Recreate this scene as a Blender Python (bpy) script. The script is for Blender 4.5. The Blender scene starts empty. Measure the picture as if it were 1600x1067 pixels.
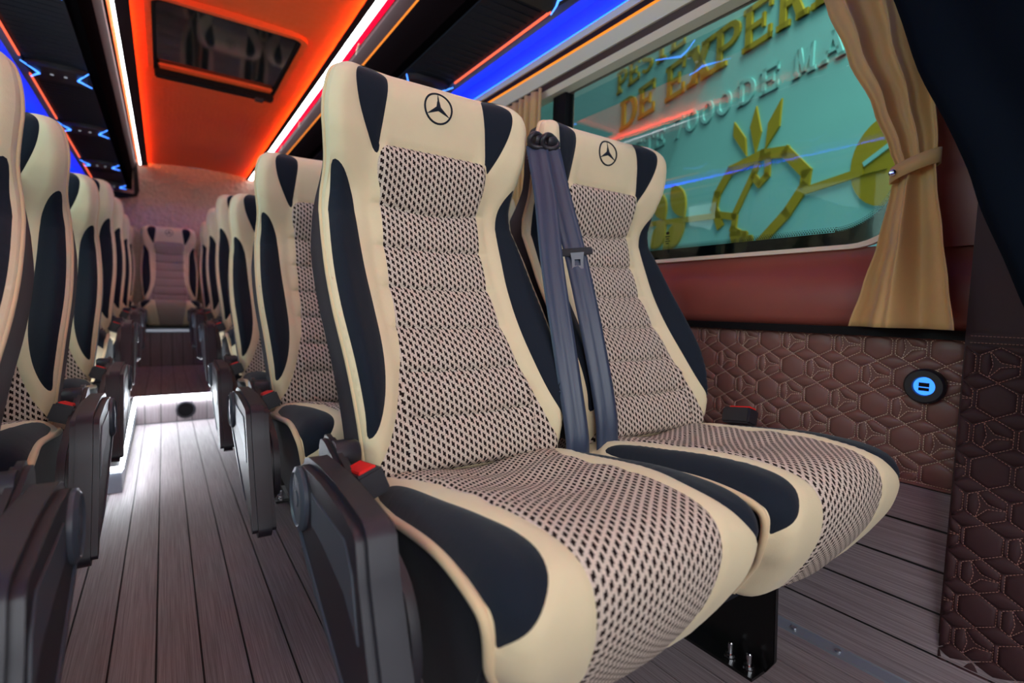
import bpy, bmesh, math, random
from mathutils import Vector, Matrix
from mathutils.geometry import delaunay_2d_cdt
random.seed(7)
PI = math.pi
scene = bpy.context.scene
COL = scene.collection

# ------------------------------------------------------------------ camera, world, light
H = 0.70
cd = bpy.data.cameras.new('camera')
cam = bpy.data.objects.new('camera', cd)
COL.objects.link(cam)
R = ((0.82743316, 0.01615632, -0.56133175), (-0.56102564, 0.06754996, -0.82503771), (0.02458836, 0.99758507, 0.06495719))
cam.matrix_world = Matrix([list(R[0]) + [0], list(R[1]) + [0], list(R[2]) + [H], [0, 0, 0, 1]])
cd.sensor_width = 36; cd.lens = 18.0; cd.clip_start = 0.02; cd.clip_end = 60
cd.dof.use_dof = True; cd.dof.focus_distance = 0.95; cd.dof.aperture_fstop = 2.8
scene.camera = cam

w = bpy.data.worlds.new('hall'); scene.world = w; w.use_nodes = True
w.node_tree.nodes['Background'].inputs[0].default_value = (0.78, 0.88, 1.0, 1)
w.node_tree.nodes['Background'].inputs[1].default_value = 0.35
scene.view_settings.view_transform = 'Standard'
scene.view_settings.look = 'None'
scene.view_settings.gamma = 1
scene.view_settings.use_curve_mapping = False
scene.view_settings.exposure = 0.0

def area(name, loc, target, sx, sy, power, color):
    l = bpy.data.lights.new(name, 'AREA'); l.shape = 'RECTANGLE'; l.size = sx; l.size_y = sy
    l.energy = power; l.color = color
    o = bpy.data.objects.new(name, l); COL.objects.link(o)
    o.location = loc
    o.rotation_euler = (Vector(target) - Vector(loc)).to_track_quat('-Z', 'Y').to_euler()
    return o
area('windscreen_daylight', (0.05, -1.35, 1.25), (0.5, 1.2, 0.6), 1.5, 0.9, 24, (0.93, 0.98, 1.0))
area('side_door_daylight', (-0.95, -0.75, 1.15), (0.7, 0.9, 0.6), 1.0, 1.3, 12, (0.72, 0.84, 1.0))
area('hall_daylight', (1.55, 0.3, 3.6), (2.35, 1.5, 1.3), 1.0, 2.5, 100, (0.95, 1.0, 1.0))
area('left_window_daylight', (-0.95, 1.3, 1.30), (0.9, 1.2, 1.0), 2.6, 0.6, 20, (0.85, 0.93, 1.0))

# ------------------------------------------------------------------ helpers
def tag(o, label=None, cat=None, group=None, kind=None):
    if label: o['label'] = label
    if cat: o['category'] = cat
    if group: o['group'] = group
    if kind: o['kind'] = kind
    return o

def link(name, me, parent=None, loc=None):
    o = bpy.data.objects.new(name, me); COL.objects.link(o)
    if parent: o.parent = parent
    if loc: o.location = loc
    return o

def mkmesh(name, vs, fs, mat, smooth=False, uvs=None):
    me = bpy.data.meshes.new(name)
    me.from_pydata([tuple(v) for v in vs], [], fs)
    if mat: me.materials.append(mat)
    if uvs:
        ul = me.uv_layers.new(name='UVMap')
        for p in me.polygons:
            for li in p.loop_indices:
                ul.data[li].uv = uvs[me.loops[li].vertex_index]
    if smooth:
        for p in me.polygons: p.use_smooth = True
    me.update()
    return me

def fixn(me):
    bm = bmesh.new(); bm.from_mesh(me); bmesh.ops.recalc_face_normals(bm, faces=bm.faces); bm.to_mesh(me); bm.free()
    return me

def obj(name, vs, fs, mat, parent=None, smooth=False, loc=None, uvs=None, fix=True):
    me = mkmesh(name, vs, fs, mat, smooth, uvs)
    if fix: fixn(me)
    return link(name, me, parent, loc)

def empty(name, loc, label=None, cat=None, group=None, kind=None):
    o = bpy.data.objects.new(name, None); COL.objects.link(o); o.location = loc; o.empty_display_size = 0.05
    return tag(o, label, cat, group, kind)

class G:
    """collects shapes into one vertex / face list"""
    def __init__(s): s.v = []; s.f = []
    def add(s, vs, fs):
        n = len(s.v); s.v += [tuple(p) for p in vs]; s.f += [tuple(i + n for i in f) for f in fs]; return s
    def box(s, x0, x1, y0, y1, z0, z1):
        return s.add([(x0,y0,z0),(x1,y0,z0),(x1,y1,z0),(x0,y1,z0),(x0,y0,z1),(x1,y0,z1),(x1,y1,z1),(x0,y1,z1)],
                     [(0,3,2,1),(4,5,6,7),(0,1,5,4),(1,2,6,5),(2,3,7,6),(3,0,4,7)])
    def prism(s, poly, axis, a0, a1):
        """poly: 2d points; axis 'x' -> (y,z) points, 'y' -> (x,z), 'z' -> (x,y)"""
        def P(p, a):
            return (a, p[0], p[1]) if axis == 'x' else (p[0], a, p[1]) if axis == 'y' else (p[0], p[1], a)
        n = len(poly); vs = [P(p, a0) for p in poly] + [P(p, a1) for p in poly]
        fs = [tuple(range(n))[::-1], tuple(range(n, 2*n))] + [(i, (i+1) % n, n+(i+1) % n, n+i) for i in range(n)]
        return s.add(vs, fs)
    def tube(s, path, r, seg=8, closed=False):
        path = [Vector(p) for p in path]; n = len(path); rs = r if isinstance(r, (list, tuple)) else [r]*n
        vs = []; fs = []; up = None
        for i, p in enumerate(path):
            a = path[(i-1) % n] if (closed or i > 0) else p; b = path[(i+1) % n] if (closed or i < n-1) else p
            t = (b - a)
            t = t.normalized() if t.length > 1e-9 else Vector((0, 0, 1))
            if up is None: up = Vector((1, 0, 0)) if abs(t.x) < .8 else Vector((0, 1, 0))
            up = (up - t*up.dot(t)).normalized(); q = t.cross(up)
            for k in range(seg):
                an = 2*PI*k/seg; vs.append(p + (up*math.cos(an) + q*math.sin(an))*rs[i])
        m = n if closed else n-1
        for i in range(m):
            for k in range(seg):
                j = (i+1) % n
                fs.append((i*seg+k, i*seg+(k+1) % seg, j*seg+(k+1) % seg, j*seg+k))
        if not closed:
            fs.append(tuple(range(seg))[::-1]); fs.append(tuple(range((n-1)*seg, n*seg)))
        return s.add(vs, fs)
    def lathe(s, prof, c, axis='z', seg=24):
        """prof: (radius, height) pairs along axis from centre c"""
        vs = []; fs = []; c = Vector(c)
        for (r, h) in prof:
            for k in range(seg):
                a = 2*PI*k/seg; u = r*math.cos(a); v = r*math.sin(a)
                vs.append(c + (Vector((u, v, h)) if axis == 'z' else Vector((h, u, v)) if axis == 'x' else Vector((u, h, v))))
        for i in range(len(prof)-1):
            for k in range(seg): fs.append((i*seg+k, i*seg+(k+1) % seg, (i+1)*seg+(k+1) % seg, (i+1)*seg+k))
        fs.append(tuple(range(seg))[::-1]); n = (len(prof)-1)*seg; fs.append(tuple(range(n, n+seg)))
        return s.add(vs, fs)
    def build(s, name, mat, parent=None, smooth=False, loc=None, bevel=0, sharp=None):
        me = mkmesh(name, s.v, s.f, mat, False); bm = bmesh.new(); bm.from_mesh(me)
        bmesh.ops.recalc_face_normals(bm, faces=bm.faces)
        if bevel:
            es = [e for e in bm.edges if len(e.link_faces) == 2 and e.calc_face_angle(0) > .5]
            bmesh.ops.bevel(bm, geom=es, offset=bevel, segments=2, affect='EDGES', clamp_overlap=True)
        for f in bm.faces: f.smooth = smooth or bool(bevel)
        if sharp or bevel:
            for e in bm.edges:
                if len(e.link_faces) == 2 and e.calc_face_angle(0) > (sharp or .7): e.smooth = False
        bm.to_mesh(me); bm.free()
        return link(name, me, parent, loc)

# ------------------------------------------------------------------ materials
def srgb(r, g, b):
    f = lambda c: (c/255/12.92) if c/255 <= .04045 else ((c/255+.055)/1.055)**2.4
    return (f(r), f(g), f(b), 1)

class NT:
    def __init__(s, name):
        s.m = bpy.data.materials.new(name); s.m.use_nodes = True; s.t = s.m.node_tree; s.b = s.t.nodes['Principled BSDF']
        s.tc = None
    def n(s, typ, **kw):
        o = s.t.nodes.new(typ)
        for k, v in kw.items(): setattr(o, k, v)
        return o
    def L(s, a, b): s.t.links.new(a, b)
    def coord(s, which='Object'):
        if not s.tc: s.tc = s.n('ShaderNodeTexCoord')
        return s.tc.outputs[which]
    def math(s, op, a, b=None, c=None):
        o = s.n('ShaderNodeMath', operation=op)
        for i, v in enumerate((a, b, c)):
            if v is None: continue
            if isinstance(v, (int, float)): o.inputs[i].default_value = v
            else: s.L(v, o.inputs[i])
        return o.outputs[0]
    def noise(s, scale, detail=4, rough=.6, vec=None, sc=None):
        o = s.n('ShaderNodeTexNoise'); o.inputs['Scale'].default_value = scale; o.inputs['Detail'].default_value = detail
        o.inputs['Roughness'].default_value = rough
        v = vec or s.coord()
        if sc:
            mp = s.n('ShaderNodeMapping'); mp.inputs['Scale'].default_value = sc; s.L(v, mp.inputs[0]); v = mp.outputs[0]
        s.L(v, o.inputs['Vector']); return o.outputs['Fac']
    def ramp(s, fac, stops):
        o = s.n('ShaderNodeValToRGB'); e = o.color_ramp.elements
        while len(e) < len(stops): e.new(.5)
        for i, (p, c) in enumerate(stops): e[i].position = p; e[i].color = c
        s.L(fac, o.inputs[0]); return o.outputs[0]
    def mix(s, fac, a, b):
        o = s.n('ShaderNodeMix', data_type='RGBA')
        if isinstance(fac, float): o.inputs[0].default_value = fac
        else: s.L(fac, o.inputs[0])
        for i, v in ((6, a), (7, b)):
            if isinstance(v, tuple): o.inputs[i].default_value = v
            else: s.L(v, o.inputs[i])
        return o.outputs[2]
    def bump(s, h, strength=.3, dist=.002):
        o = s.n('ShaderNodeBump'); o.inputs['Strength'].default_value = strength; o.inputs['Distance'].default_value = dist
        s.L(h, o.inputs['Height']); s.L(o.outputs[0], s.b.inputs['Normal']); return o
    def set(s, **kw):
        for k, v in kw.items():
            k = k.replace('_', ' ')
            if hasattr(v, 'is_linked') or hasattr(v, 'links'): s.L(v, s.b.inputs[k])
            else: s.b.inputs[k].default_value = v
        return s.m

def plain(name, c, rough=.5, metal=0, var=.0, bump=0, bscale=400, spec=.5):
    n = NT(name)
    if var:
        f = n.noise(9); d = tuple(x*(1-var) for x in c[:3]) + (1,); u = tuple(min(1, x*(1+var)) for x in c[:3]) + (1,)
        n.set(Base_Color=n.ramp(f, [(.3, d), (.7, u)]))
    else: n.set(Base_Color=c)
    n.set(Roughness=rough, Metallic=metal); n.b.inputs['Specular IOR Level'].default_value = spec
    if bump: n.bump(n.noise(bscale, 3), bump, .001)
    return n.m

def emit(name, c, strength):
    n = NT(name); n.set(Base_Color=(0, 0, 0, 1), Emission_Color=c, Emission_Strength=strength, Roughness=.4); return n.m

def m_velour(name, c, sheen):
    n = NT(name)
    a = n.noise(6, 5); b = n.noise(600, 2)
    base = n.mix(a, tuple(x*.86 for x in c[:3])+(1,), tuple(min(1, x*1.08) for x in c[:3])+(1,))
    n.set(Base_Color=base, Roughness=.85); n.b.inputs['Sheen Weight'].default_value = sheen
    n.b.inputs['Sheen Roughness'].default_value = .5; n.b.inputs['Specular IOR Level'].default_value = .2
    n.bump(n.math('ADD', n.math('MULTIPLY', b, .6), n.noise(25, 3)), .35, .0015)
    return n.m

def m_check():
    n = NT('woven_check_fabric')
    sp = n.n('ShaderNodeSeparateXYZ'); n.L(n.coord('UV'), sp.inputs[0])
    u = n.math('DIVIDE', sp.outputs[0], .0088); v = n.math('DIVIDE', sp.outputs[1], .0132)
    col = n.math('FLOOR', u); sh = n.math('MULTIPLY', n.math('FLOORED_MODULO', col, 2), .5)
    fu = n.math('SUBTRACT', n.math('FRACT', u), .5)
    zig = n.math('MULTIPLY', n.math('SIGN', fu), .09)
    fv = n.math('SUBTRACT', n.math('FRACT', n.math('ADD', n.math('ADD', v, sh), zig)), .5)
    mk = n.math('MULTIPLY', n.math('LESS_THAN', n.math('ABSOLUTE', fu), .30), n.math('LESS_THAN', n.math('ABSOLUTE', fv), .29))
    th = n.noise(1, 2, vec=n.coord('UV'), sc=(900, 300, 1))
    lt = n.ramp(th, [(.3, srgb(184, 166, 152)), (.7, srgb(230, 215, 200))])
    dk = n.ramp(th, [(.3, srgb(20, 13, 14)), (.7, srgb(46, 32, 31))])
    n.set(Base_Color=n.mix(mk, lt, dk), Roughness=.9); n.b.inputs['Specular IOR Level'].default_value = .15
    n.bump(n.math('ADD', n.math('MULTIPLY', mk, -1.0), n.math('MULTIPLY', th, .5)), .5, .0012)
    return n.m

def m_plank(name, sc):
    n = NT(name)
    oi = n.n('ShaderNodeObjectInfo')
    ad = n.n('ShaderNodeVectorMath', operation='ADD'); n.L(n.coord(), ad.inputs[0])
    cb = n.n('ShaderNodeCombineXYZ')
    for i in range(3): n.L(n.math('MULTIPLY', oi.outputs['Random'], 7.3 + 3*i), cb.inputs[i])
    n.L(cb.outputs[0], ad.inputs[1])
    f = n.noise(1, 5, .65, vec=ad.outputs[0], sc=sc)
    g = n.noise(2.2, 3, .5, vec=ad.outputs[0])
    c = n.ramp(f, [(.25, srgb(102, 92, 96)), (.50, srgb(142, 132, 135)), (.75, srgb(174, 164, 166))])
    c = n.mix(n.math('MULTIPLY', g, .35), c, srgb(118, 98, 98))
    n.set(Base_Color=c, Roughness=.55); n.b.inputs['Specular IOR Level'].default_value = .35
    n.bump(f, .35, .0008)
    return n.m

def m_leather(name, c, rough=.42):
    n = NT(name); v = n.n('ShaderNodeTexVoronoi'); v.inputs['Scale'].default_value = 900; n.L(n.coord(), v.inputs['Vector'])
    a = n.noise(5, 3)
    n.set(Base_Color=n.mix(a, tuple(x*.85 for x in c[:3])+(1,), tuple(x*1.12 for x in c[:3])+(1,)), Roughness=rough)
    n.bump(v.outputs['Distance'], .12, .0006); return n.m

def m_ceiling():
    n = NT('orange_lit_embossed_vinyl')
    mp = n.n('ShaderNodeMapping'); mp.inputs['Scale'].default_value = (1, .55, 1); n.L(n.coord(), mp.inputs[0])
    v = n.n('ShaderNodeTexVoronoi'); v.inputs['Scale'].default_value = 38; v.inputs['Randomness'].default_value = .55
    n.L(mp.outputs[0], v.inputs['Vector'])
    n.set(Base_Color=n.mix(n.noise(3, 2), srgb(252, 92, 40), srgb(255, 112, 44)), Roughness=.5)  # orange cove light put into the base colour of a pale ceiling
    n.bump(v.outputs['Distance'], .35, .006); return n.m

def m_textile():
    n = NT('beige_embossed_textile')
    v = n.n('ShaderNodeTexVoronoi'); v.inputs['Scale'].default_value = 26; n.L(n.coord(), v.inputs['Vector'])
    n.set(Base_Color=n.mix(n.noise(60, 3), srgb(205, 172, 150), srgb(242, 214, 192)), Roughness=.85)
    n.bump(v.outputs['Distance'], .7, .012); return n.m

def m_glass():
    n = NT('tinted_window_glass'); t = n.t
    tr = n.n('ShaderNodeBsdfTransparent'); tr.inputs[0].default_value = (.80, .93, .88, 1)
    gl = n.n('ShaderNodeBsdfGlossy'); gl.inputs['Roughness'].default_value = .02
    fr = n.n('ShaderNodeFresnel'); fr.inputs[0].default_value = 1.5
    mx = n.n('ShaderNodeMixShader'); n.L(n.math('MINIMUM', n.math('MULTIPLY', fr.outputs[0], .36), 1.0), mx.inputs[0]); n.L(tr.outputs[0], mx.inputs[1]); n.L(gl.outputs[0], mx.inputs[2])
    n.L(mx.outputs[0], t.nodes['Material Output'].inputs[0]); return n.m

def m_board(name, c1, c2):
    n = NT(name); n.set(Base_Color=n.mix(n.noise(1.6, 3), c1, c2), Roughness=.6); return n.m

MAT = dict(
    cream=m_velour('cream_velour', srgb(232, 216, 178), .2),
    navy=m_velour('black_velour', srgb(22, 30, 42), .12),
    check=m_check(),
    piping=m_velour('cream_piping', srgb(228, 202, 160), .2),
    shell=m_velour('black_shell_cloth', srgb(20, 22, 32), .08),
    plastic=plain('black_plastic', srgb(38, 35, 42), .42, bump=.1, bscale=900),
    armpad=plain('charcoal_soft_plastic', srgb(37, 34, 44), .4, bump=.15, bscale=900),
    hinge=plain('grey_cap_plastic', srgb(74, 80, 92), .35),
    red=plain('red_plastic', srgb(235, 24, 20), .35),
    chrome=plain('polished_metal', srgb(205, 205, 210), .18, 1),
    alu=plain('brushed_aluminium', srgb(150, 158, 170), .34, .45),
    blackmetal=plain('black_powdercoated_steel', srgb(10, 9, 10), .3),
    plank=m_plank('ribbed_deck_vinyl', (420, 5, 420)),
    plankv=m_plank('ribbed_deck_vinyl_upright', (420, 420, 5)),
    joint=plain('black_joint', srgb(10, 9, 12), .6),
    burg=m_leather('burgundy_leather', srgb(146, 76, 66), .42),
    shadeburg=m_leather('shaded_burgundy_leather', srgb(58, 28, 31), .7),  # redder leather for the pillar, its shade darkened into the colour
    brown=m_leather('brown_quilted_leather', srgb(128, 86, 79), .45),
    thread=plain('beige_thread', srgb(235, 205, 182), .8),
    shadethread=plain('shaded_beige_thread', srgb(160, 115, 105), .8),  # pillar stitching, dimmed in colour for the shade there
    ceil=m_ceiling(), textile=m_textile(),
    dark=plain('black_trim', srgb(15, 12, 16), .62, spec=.2),
    maroon=plain('dark_plum_trim', srgb(46, 24, 30), .6, spec=.25),
    locker=plain('matt_black_locker', srgb(14, 11, 14), .9, spec=0.0),
    under=plain('black_ribbed_vinyl', srgb(36, 38, 50), .6, spec=.25),
    creamtrim=plain('cream_trim', srgb(238, 224, 200), .6, bump=.1),
    browntrim=plain('dark_brown_trim', srgb(70, 42, 34), .5),
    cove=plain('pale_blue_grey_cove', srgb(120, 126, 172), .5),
    glass=m_glass(), frit=plain('black_ceramic_border', srgb(8, 12, 12), .1),
    hatchglass=plain('smoked_hatch_glass', srgb(24, 32, 30), .06, spec=.8),
    curtain=None,
    led=emit('white_led', (.93, .96, 1, 1), 13.0),
    stepled=emit('step_led', (.86, .93, 1, 1), 65.0),
    ledceil=emit('orange_cove_led', (1, .15, .018, 1), 34.0),
    ledred=emit('red_led', (1, .0, .035, 1), 1.4),
    ledorange=emit('orange_led', (1, .27, .02, 1), 1.3),
    ledcoral=emit('coral_led', (1, .13, .06, 1), 1.5),
    ledblue=emit('blue_led', (.0, .03, 1, 1), 30.0),
    podblue=emit('blue_light_pipe', (.05, .22, 1, 1), 3.5),
    usbblue=emit('blue_backlight', (.03, .20, 1, 1), 2.2),
    spot=emit('white_spot', (.8, .85, 1, 1), .35),
    belt=None,
    teal=m_board('teal_board', srgb(122, 204, 196), srgb(134, 214, 206)),
    tealshadow=plain('teal_letter_shadow', srgb(40, 120, 130), .5),
    olive=m_board('olive_print', srgb(146, 138, 10), srgb(166, 152, 20)),
)
def m_cloth(name, c, rough, fine, sc):
    n = NT(name); f = n.noise(1, 2, vec=n.coord(), sc=sc)
    n.set(Base_Color=n.mix(n.noise(7, 4), tuple(x*.85 for x in c[:3])+(1,), tuple(min(1, x*1.1) for x in c[:3])+(1,)), Roughness=rough)
    n.b.inputs['Sheen Weight'].default_value = .15
    n.bump(f, fine, .0006); return n.m
MAT['curtain'] = m_cloth('tan_curtain_cloth', srgb(204, 166, 108), .75, .3, (700, 700, 300))
MAT['belt'] = m_cloth('blue_sheen_webbing', srgb(48, 60, 84), .38, .4, (900, 200, 900))  # bluish light on the black belts is put into the webbing colour
MAT['drape'] = m_cloth('navy_black_drape_cloth', srgb(6, 14, 24), .95, .2, (500, 500, 500)); MAT['drape'].node_tree.nodes['Principled BSDF'].inputs['Sheen Weight'].default_value = 0; MAT['drape'].node_tree.nodes['Principled BSDF'].inputs['Specular IOR Level'].default_value = .08

# ------------------------------------------------------------------ room shell
XL, XR = -0.67, 1.25           # side walls
YF, YS1, YS2, YB = -1.2, 3.48, 5.10, 5.72   # front end, first step, second step, ceiling end
ZS1, ZS2, ZC = 0.155, 0.46, 1.90
PW = 0.0747                    # plank pitch

fl = tag(G().box(XL-.1, XR+.05, YF, YS1, -.06, -.004).build('floor', MAT['joint']), kind='structure')
def plank(parent, x0, x1, y0, y1, z, mat='plank'):
    g = .0019
    return G().box(x0+g, x1-g, y0, y1, z-.008, z).build('plank', MAT[mat], parent)
xs = [.051 + PW*k for k in range(-10, 15)]
first = None
for a in xs:
    x0 = max(a, XL); x1 = min(a+PW, 1.165)
    if x1 - x0 < .01: continue
    plank(fl, x0, x1, YF, YS1, 0.0)

# lower right wall: vinyl planks turned up the side
wr = tag(G().prism([(1.162, -.004), (1.252, .363), (1.36, .363), (1.36, -.05)], 'y', YF, YS1+2.4).build('wall_right', MAT['joint']), kind='structure')
for k in range(5):
    t0, t1 = k/5 + .006, (k+1)/5 - .006
    p0 = (1.160+.09*t0, .363*t0); p1 = (1.160+.09*t1, .363*t1)
    G().prism([p0, p1, (p1[0]+.008, p1[1]), (p0[0]+.008, p0[1])], 'y', YF, YS1).build('plank', MAT['plank'], wr)
# upper part of the right wall: quilt backing, burgundy rail panel, strips, frame
def wallpart(name, poly, mat, y0=YF, y1=YS1+2.4, **kw): return G().prism(poly, 'y', y0, y1).build(name, MAT[mat], wr, **kw)
wallpart('quilt_backing', [(1.254, .363), (1.254, .662), (1.36, .662), (1.36, .363)], 'brown')
wallpart('black_strip', [(1.236, .660), (1.236, .678), (1.36, .678), (1.36, .660)], 'dark')
wallpart('rail_panel', [(1.243, .678), (1.234, .70), (1.236, .76), (1.250, .795), (1.272, .82), (1.276, .853), (1.36, .853), (1.36, .678)], 'burg', smooth=True, sharp=1.2)
# wall forward of the window
G().box(1.262, 1.36, YF, .40, .84, 1.56).build('side_panel', MAT['burg'], wr)
WY0, WY1, WZ0, WZ1 = .40, 1.545, .850, 1.520
G().box(1.262, 1.36, WY1+.62+.06, YS1+2.4, .84, 1.56).build('rear_side_panel', MAT['burg'], wr)
G().box(1.257, 1.30, WY1-.014, WY1+.06, .84, 1.53).build('window_post', MAT['dark'], wr)

wl = tag(G().box(XL-.1, XL, YF, YB+.4, 0, .86).box(XL-.1, XL, YF, YB+.4, 1.50, ZC+.05).box(XL-.1, XL, YF, .0, .86, 1.50).box(XL-.1, XL, 2.6, YB+.4, .86, 1.50).build('wall_left', MAT['burg']), kind='structure')
w3 = tag(G().box(XL-.05, XL-.045, 0, 2.6, .86, 1.50).build('window_3', MAT['glass']), kind='structure')
for y in (-.01, 1.28, 2.57): G().box(XL-.08, XL-.01, y, y+.05, .86, 1.50).build('window_post', MAT['dark'], w3)
cl = G()
N = 12
top = []
for i in range(N+1):
    x = -.175 + (.755+.175)*i/N; top.append((x, ZC + .004 + .030*(1-((x-.29)/.465)**2)))
cl.prism(top + [(.755, ZC+.06), (-.175, ZC+.06)], 'y', YF, YB)
ceil = tag(cl.build('ceiling', MAT['ceil']), kind='structure')
G().prism([(XL-.1, 1.66), (XL-.1, ZC+.06), (-.17, ZC+.06), (-.17, ZC+.03), (XL-.02, ZC+.03), (XL-.02, 1.66)], 'y', YF, YB+.4).build('roof_side', MAT['dark'], ceil)
G().prism([(1.36, 1.62), (1.36, ZC+.06), (.75, ZC+.06), (.75, ZC+.03), (1.30, ZC+.03), (1.30, 1.62)], 'y', YF, YB+.4).build('roof_side', MAT['dark'], ceil)
# rear wall leans back
rw = G(); pr = [(YB-.01, ZC+.03), (YB+.02, 1.86), (YB+.10, 1.72), (YB+.17, 1.5), (YB+.21, 1.2), (YB+.22, .46)]
rw.prism(pr + [(YB+.34, .46), (YB+.34, ZC+.06)], 'x', XL-.1, XR+.1)
tag(rw.build('wall_rear', MAT['textile'], smooth=True, sharp=1.0), kind='structure')

# steps
st = tag(G().box(XL, XR, YS1+.008, YS2+.02, .0, ZS1-.006).build('floor_step', MAT['joint']), kind='structure')
for a in xs:
    x0 = max(a, XL); x1 = min(a+PW, XR)
    if x1-x0 < .01: continue
    plank(st, x0, x1, YS1+.03, YS2, ZS1)
    if a > -.2 and a < .5:
        G().box(x0+.0019, x1-.0019, YS1, YS1+.009, .004, ZS1-.022).build('riser_plank', MAT['plankv'], st)
rp = tag(G().box(.34, 1.16, 2.55, YS1+.02, 0, .107).build('floor_side_platform', MAT['joint']), kind='structure')
for a in xs:
    if a > .30 and a < 1.10: plank(rp, max(a, .34), min(a+PW, 1.16), 2.55, YS1+.02, .115)
G().box(.334, .340, 2.545, YS1, .002, .115).build('edge_riser', MAT['alu'], rp); G().box(.334, 1.16, 2.545, 2.55, .002, .115).build('edge_riser', MAT['alu'], rp)
st2 = tag(G().box(XL, XR, YS2+.008, YB+.3, .0, ZS2).build('floor_rear_platform', MAT['joint']), kind='structure')
for a in xs:
    x0 = max(a, XL); x1 = min(a+PW, XR)
    if x1-x0 < .01 or a < -.3 or a > .55: continue
    G().box(x0+.0019, x1-.0019, YS2, YS2+.009, ZS1+.003, ZS2-.032).build('riser_plank', MAT['plankv'], st2)
# low side platform under the rear left seats (x < -.13)
def wedge(y0, y1, x0, x1, za, zb, t): return [(x0,y0,za-t),(x1,y0,za-t),(x1,y1,zb-t),(x0,y1,zb-t),(x0,y0,za),(x1,y0,za),(x1,y1,zb),(x0,y1,zb)]
BF = [(0,3,2,1),(4,5,6,7),(0,1,5,4),(1,2,6,5),(2,3,7,6),(3,0,4,7)]
pf = tag(obj('floor_side_platform', [(XL,2.29,0),(-.14,2.29,0),(-.14,YS1+.02,0),(XL,YS1+.02,0),(XL,2.29,.086),(-.14,2.29,.086),(-.14,YS1+.02,.148),(XL,YS1+.02,.148)], BF, MAT['joint']), kind='structure')
for a in xs:
    if a + PW > -.14 + .03 or a + PW < XL + .01: continue
    x0 = max(a, XL)
    obj('plank', wedge(2.30, YS1+.02, x0+.002, a+PW-.002, .094, .156, .008), BF, MAT['plank'], pf)
obj('edge_riser', wedge(2.285, YS1, -.142, -.136, .076, .135, .074), BF, MAT['alu'], pf)
G().box(XL, -.136, 2.282, 2.29, .002, .076).build('edge_riser', MAT['alu'], pf)

def led_thing(name, label, group, boxes, mat, housing=None, hmat='alu', cat='led strip'):
    y = min(b[2] for b in boxes); e = empty(name, (sum(boxes[0][:2])/2, y, boxes[0][4]), label, cat, group)
    lx, ly, lz = e.location
    g = G()
    for b in boxes: g.box(b[0]-lx, b[1]-lx, b[2]-ly, b[3]-ly, b[4]-lz, b[5]-lz)
    g.build('light_bar', MAT[mat], e)
    if housing:
        h = G()
        for b in housing: h.box(b[0]-lx, b[1]-lx, b[2]-ly, b[3]-ly, b[4]-lz, b[5]-lz)
        h.build('housing', MAT[hmat], e)
    return e
led_thing('step_light', 'glowing white light bar along the nosing of the lower aisle step', 'step lights', [(-.135, .60, YS1-.012, YS1+.012, ZS1-.020, ZS1-.001)], 'stepled', [(-.135, .60, YS1+.012, YS1+.03, ZS1-.02, ZS1+.001)])
e = empty('step_light', (-.135, 2.285, .08), 'glowing white light bar edging the low platform left of the aisle', 'led strip', 'step lights')
obj('light_bar', [(x+.135, y-2.285, z-.08) for x, y, z in wedge(2.28, YS1-.02, -.142, -.131, .096, .158, .010)], BF, MAT['stepled'], e)
G().box(-.22-.30, -.135+.135, -.008, .004, .005, .015).build('light_bar', MAT['stepled'], e)
led_thing('step_nosing', 'bright brushed metal nosing bar on the upper step before the back row', 'step lights', [(-.30, .42, YS2-.012, YS2+.02, ZS2-.030, ZS2+.003)], 'alu', cat='step nosing')
led_thing('step_light', 'slim lit strip inside the metal nosing of the upper step', 'step lights', [(-.15, .20, YS2-.0145, YS2-.012, ZS2-.020, ZS2-.008)], 'spot')

# round grille in the riser
e = empty('speaker_grille', (.095, YS1-.001, .068), 'round black grille set in the riser of the lower step', 'speaker')
G().lathe([(.050, 0), (.050, -.006), (.043, -.009), (.039, -.003), (.039, 0)], (0, 0, 0), 'y').build('rim', MAT['plastic'], e, smooth=True, sharp=.6)
g = G()
for r in (.008, .016, .024, .032): g.tube([(r*math.cos(a*PI/8), -.003, r*math.sin(a*PI/8)) for a in range(16)], .0013, 4, True)
g.box(-.038, .038, -.0035, -.0025, -.0012, .0012); g.box(-.0012, .0012, -.0035, -.0025, -.038, .038)
g.lathe([(.039, 0), (.039, -.001)], (0, 0, 0), 'y', 20)
g.build('mesh', MAT['dark'], e)

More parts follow.
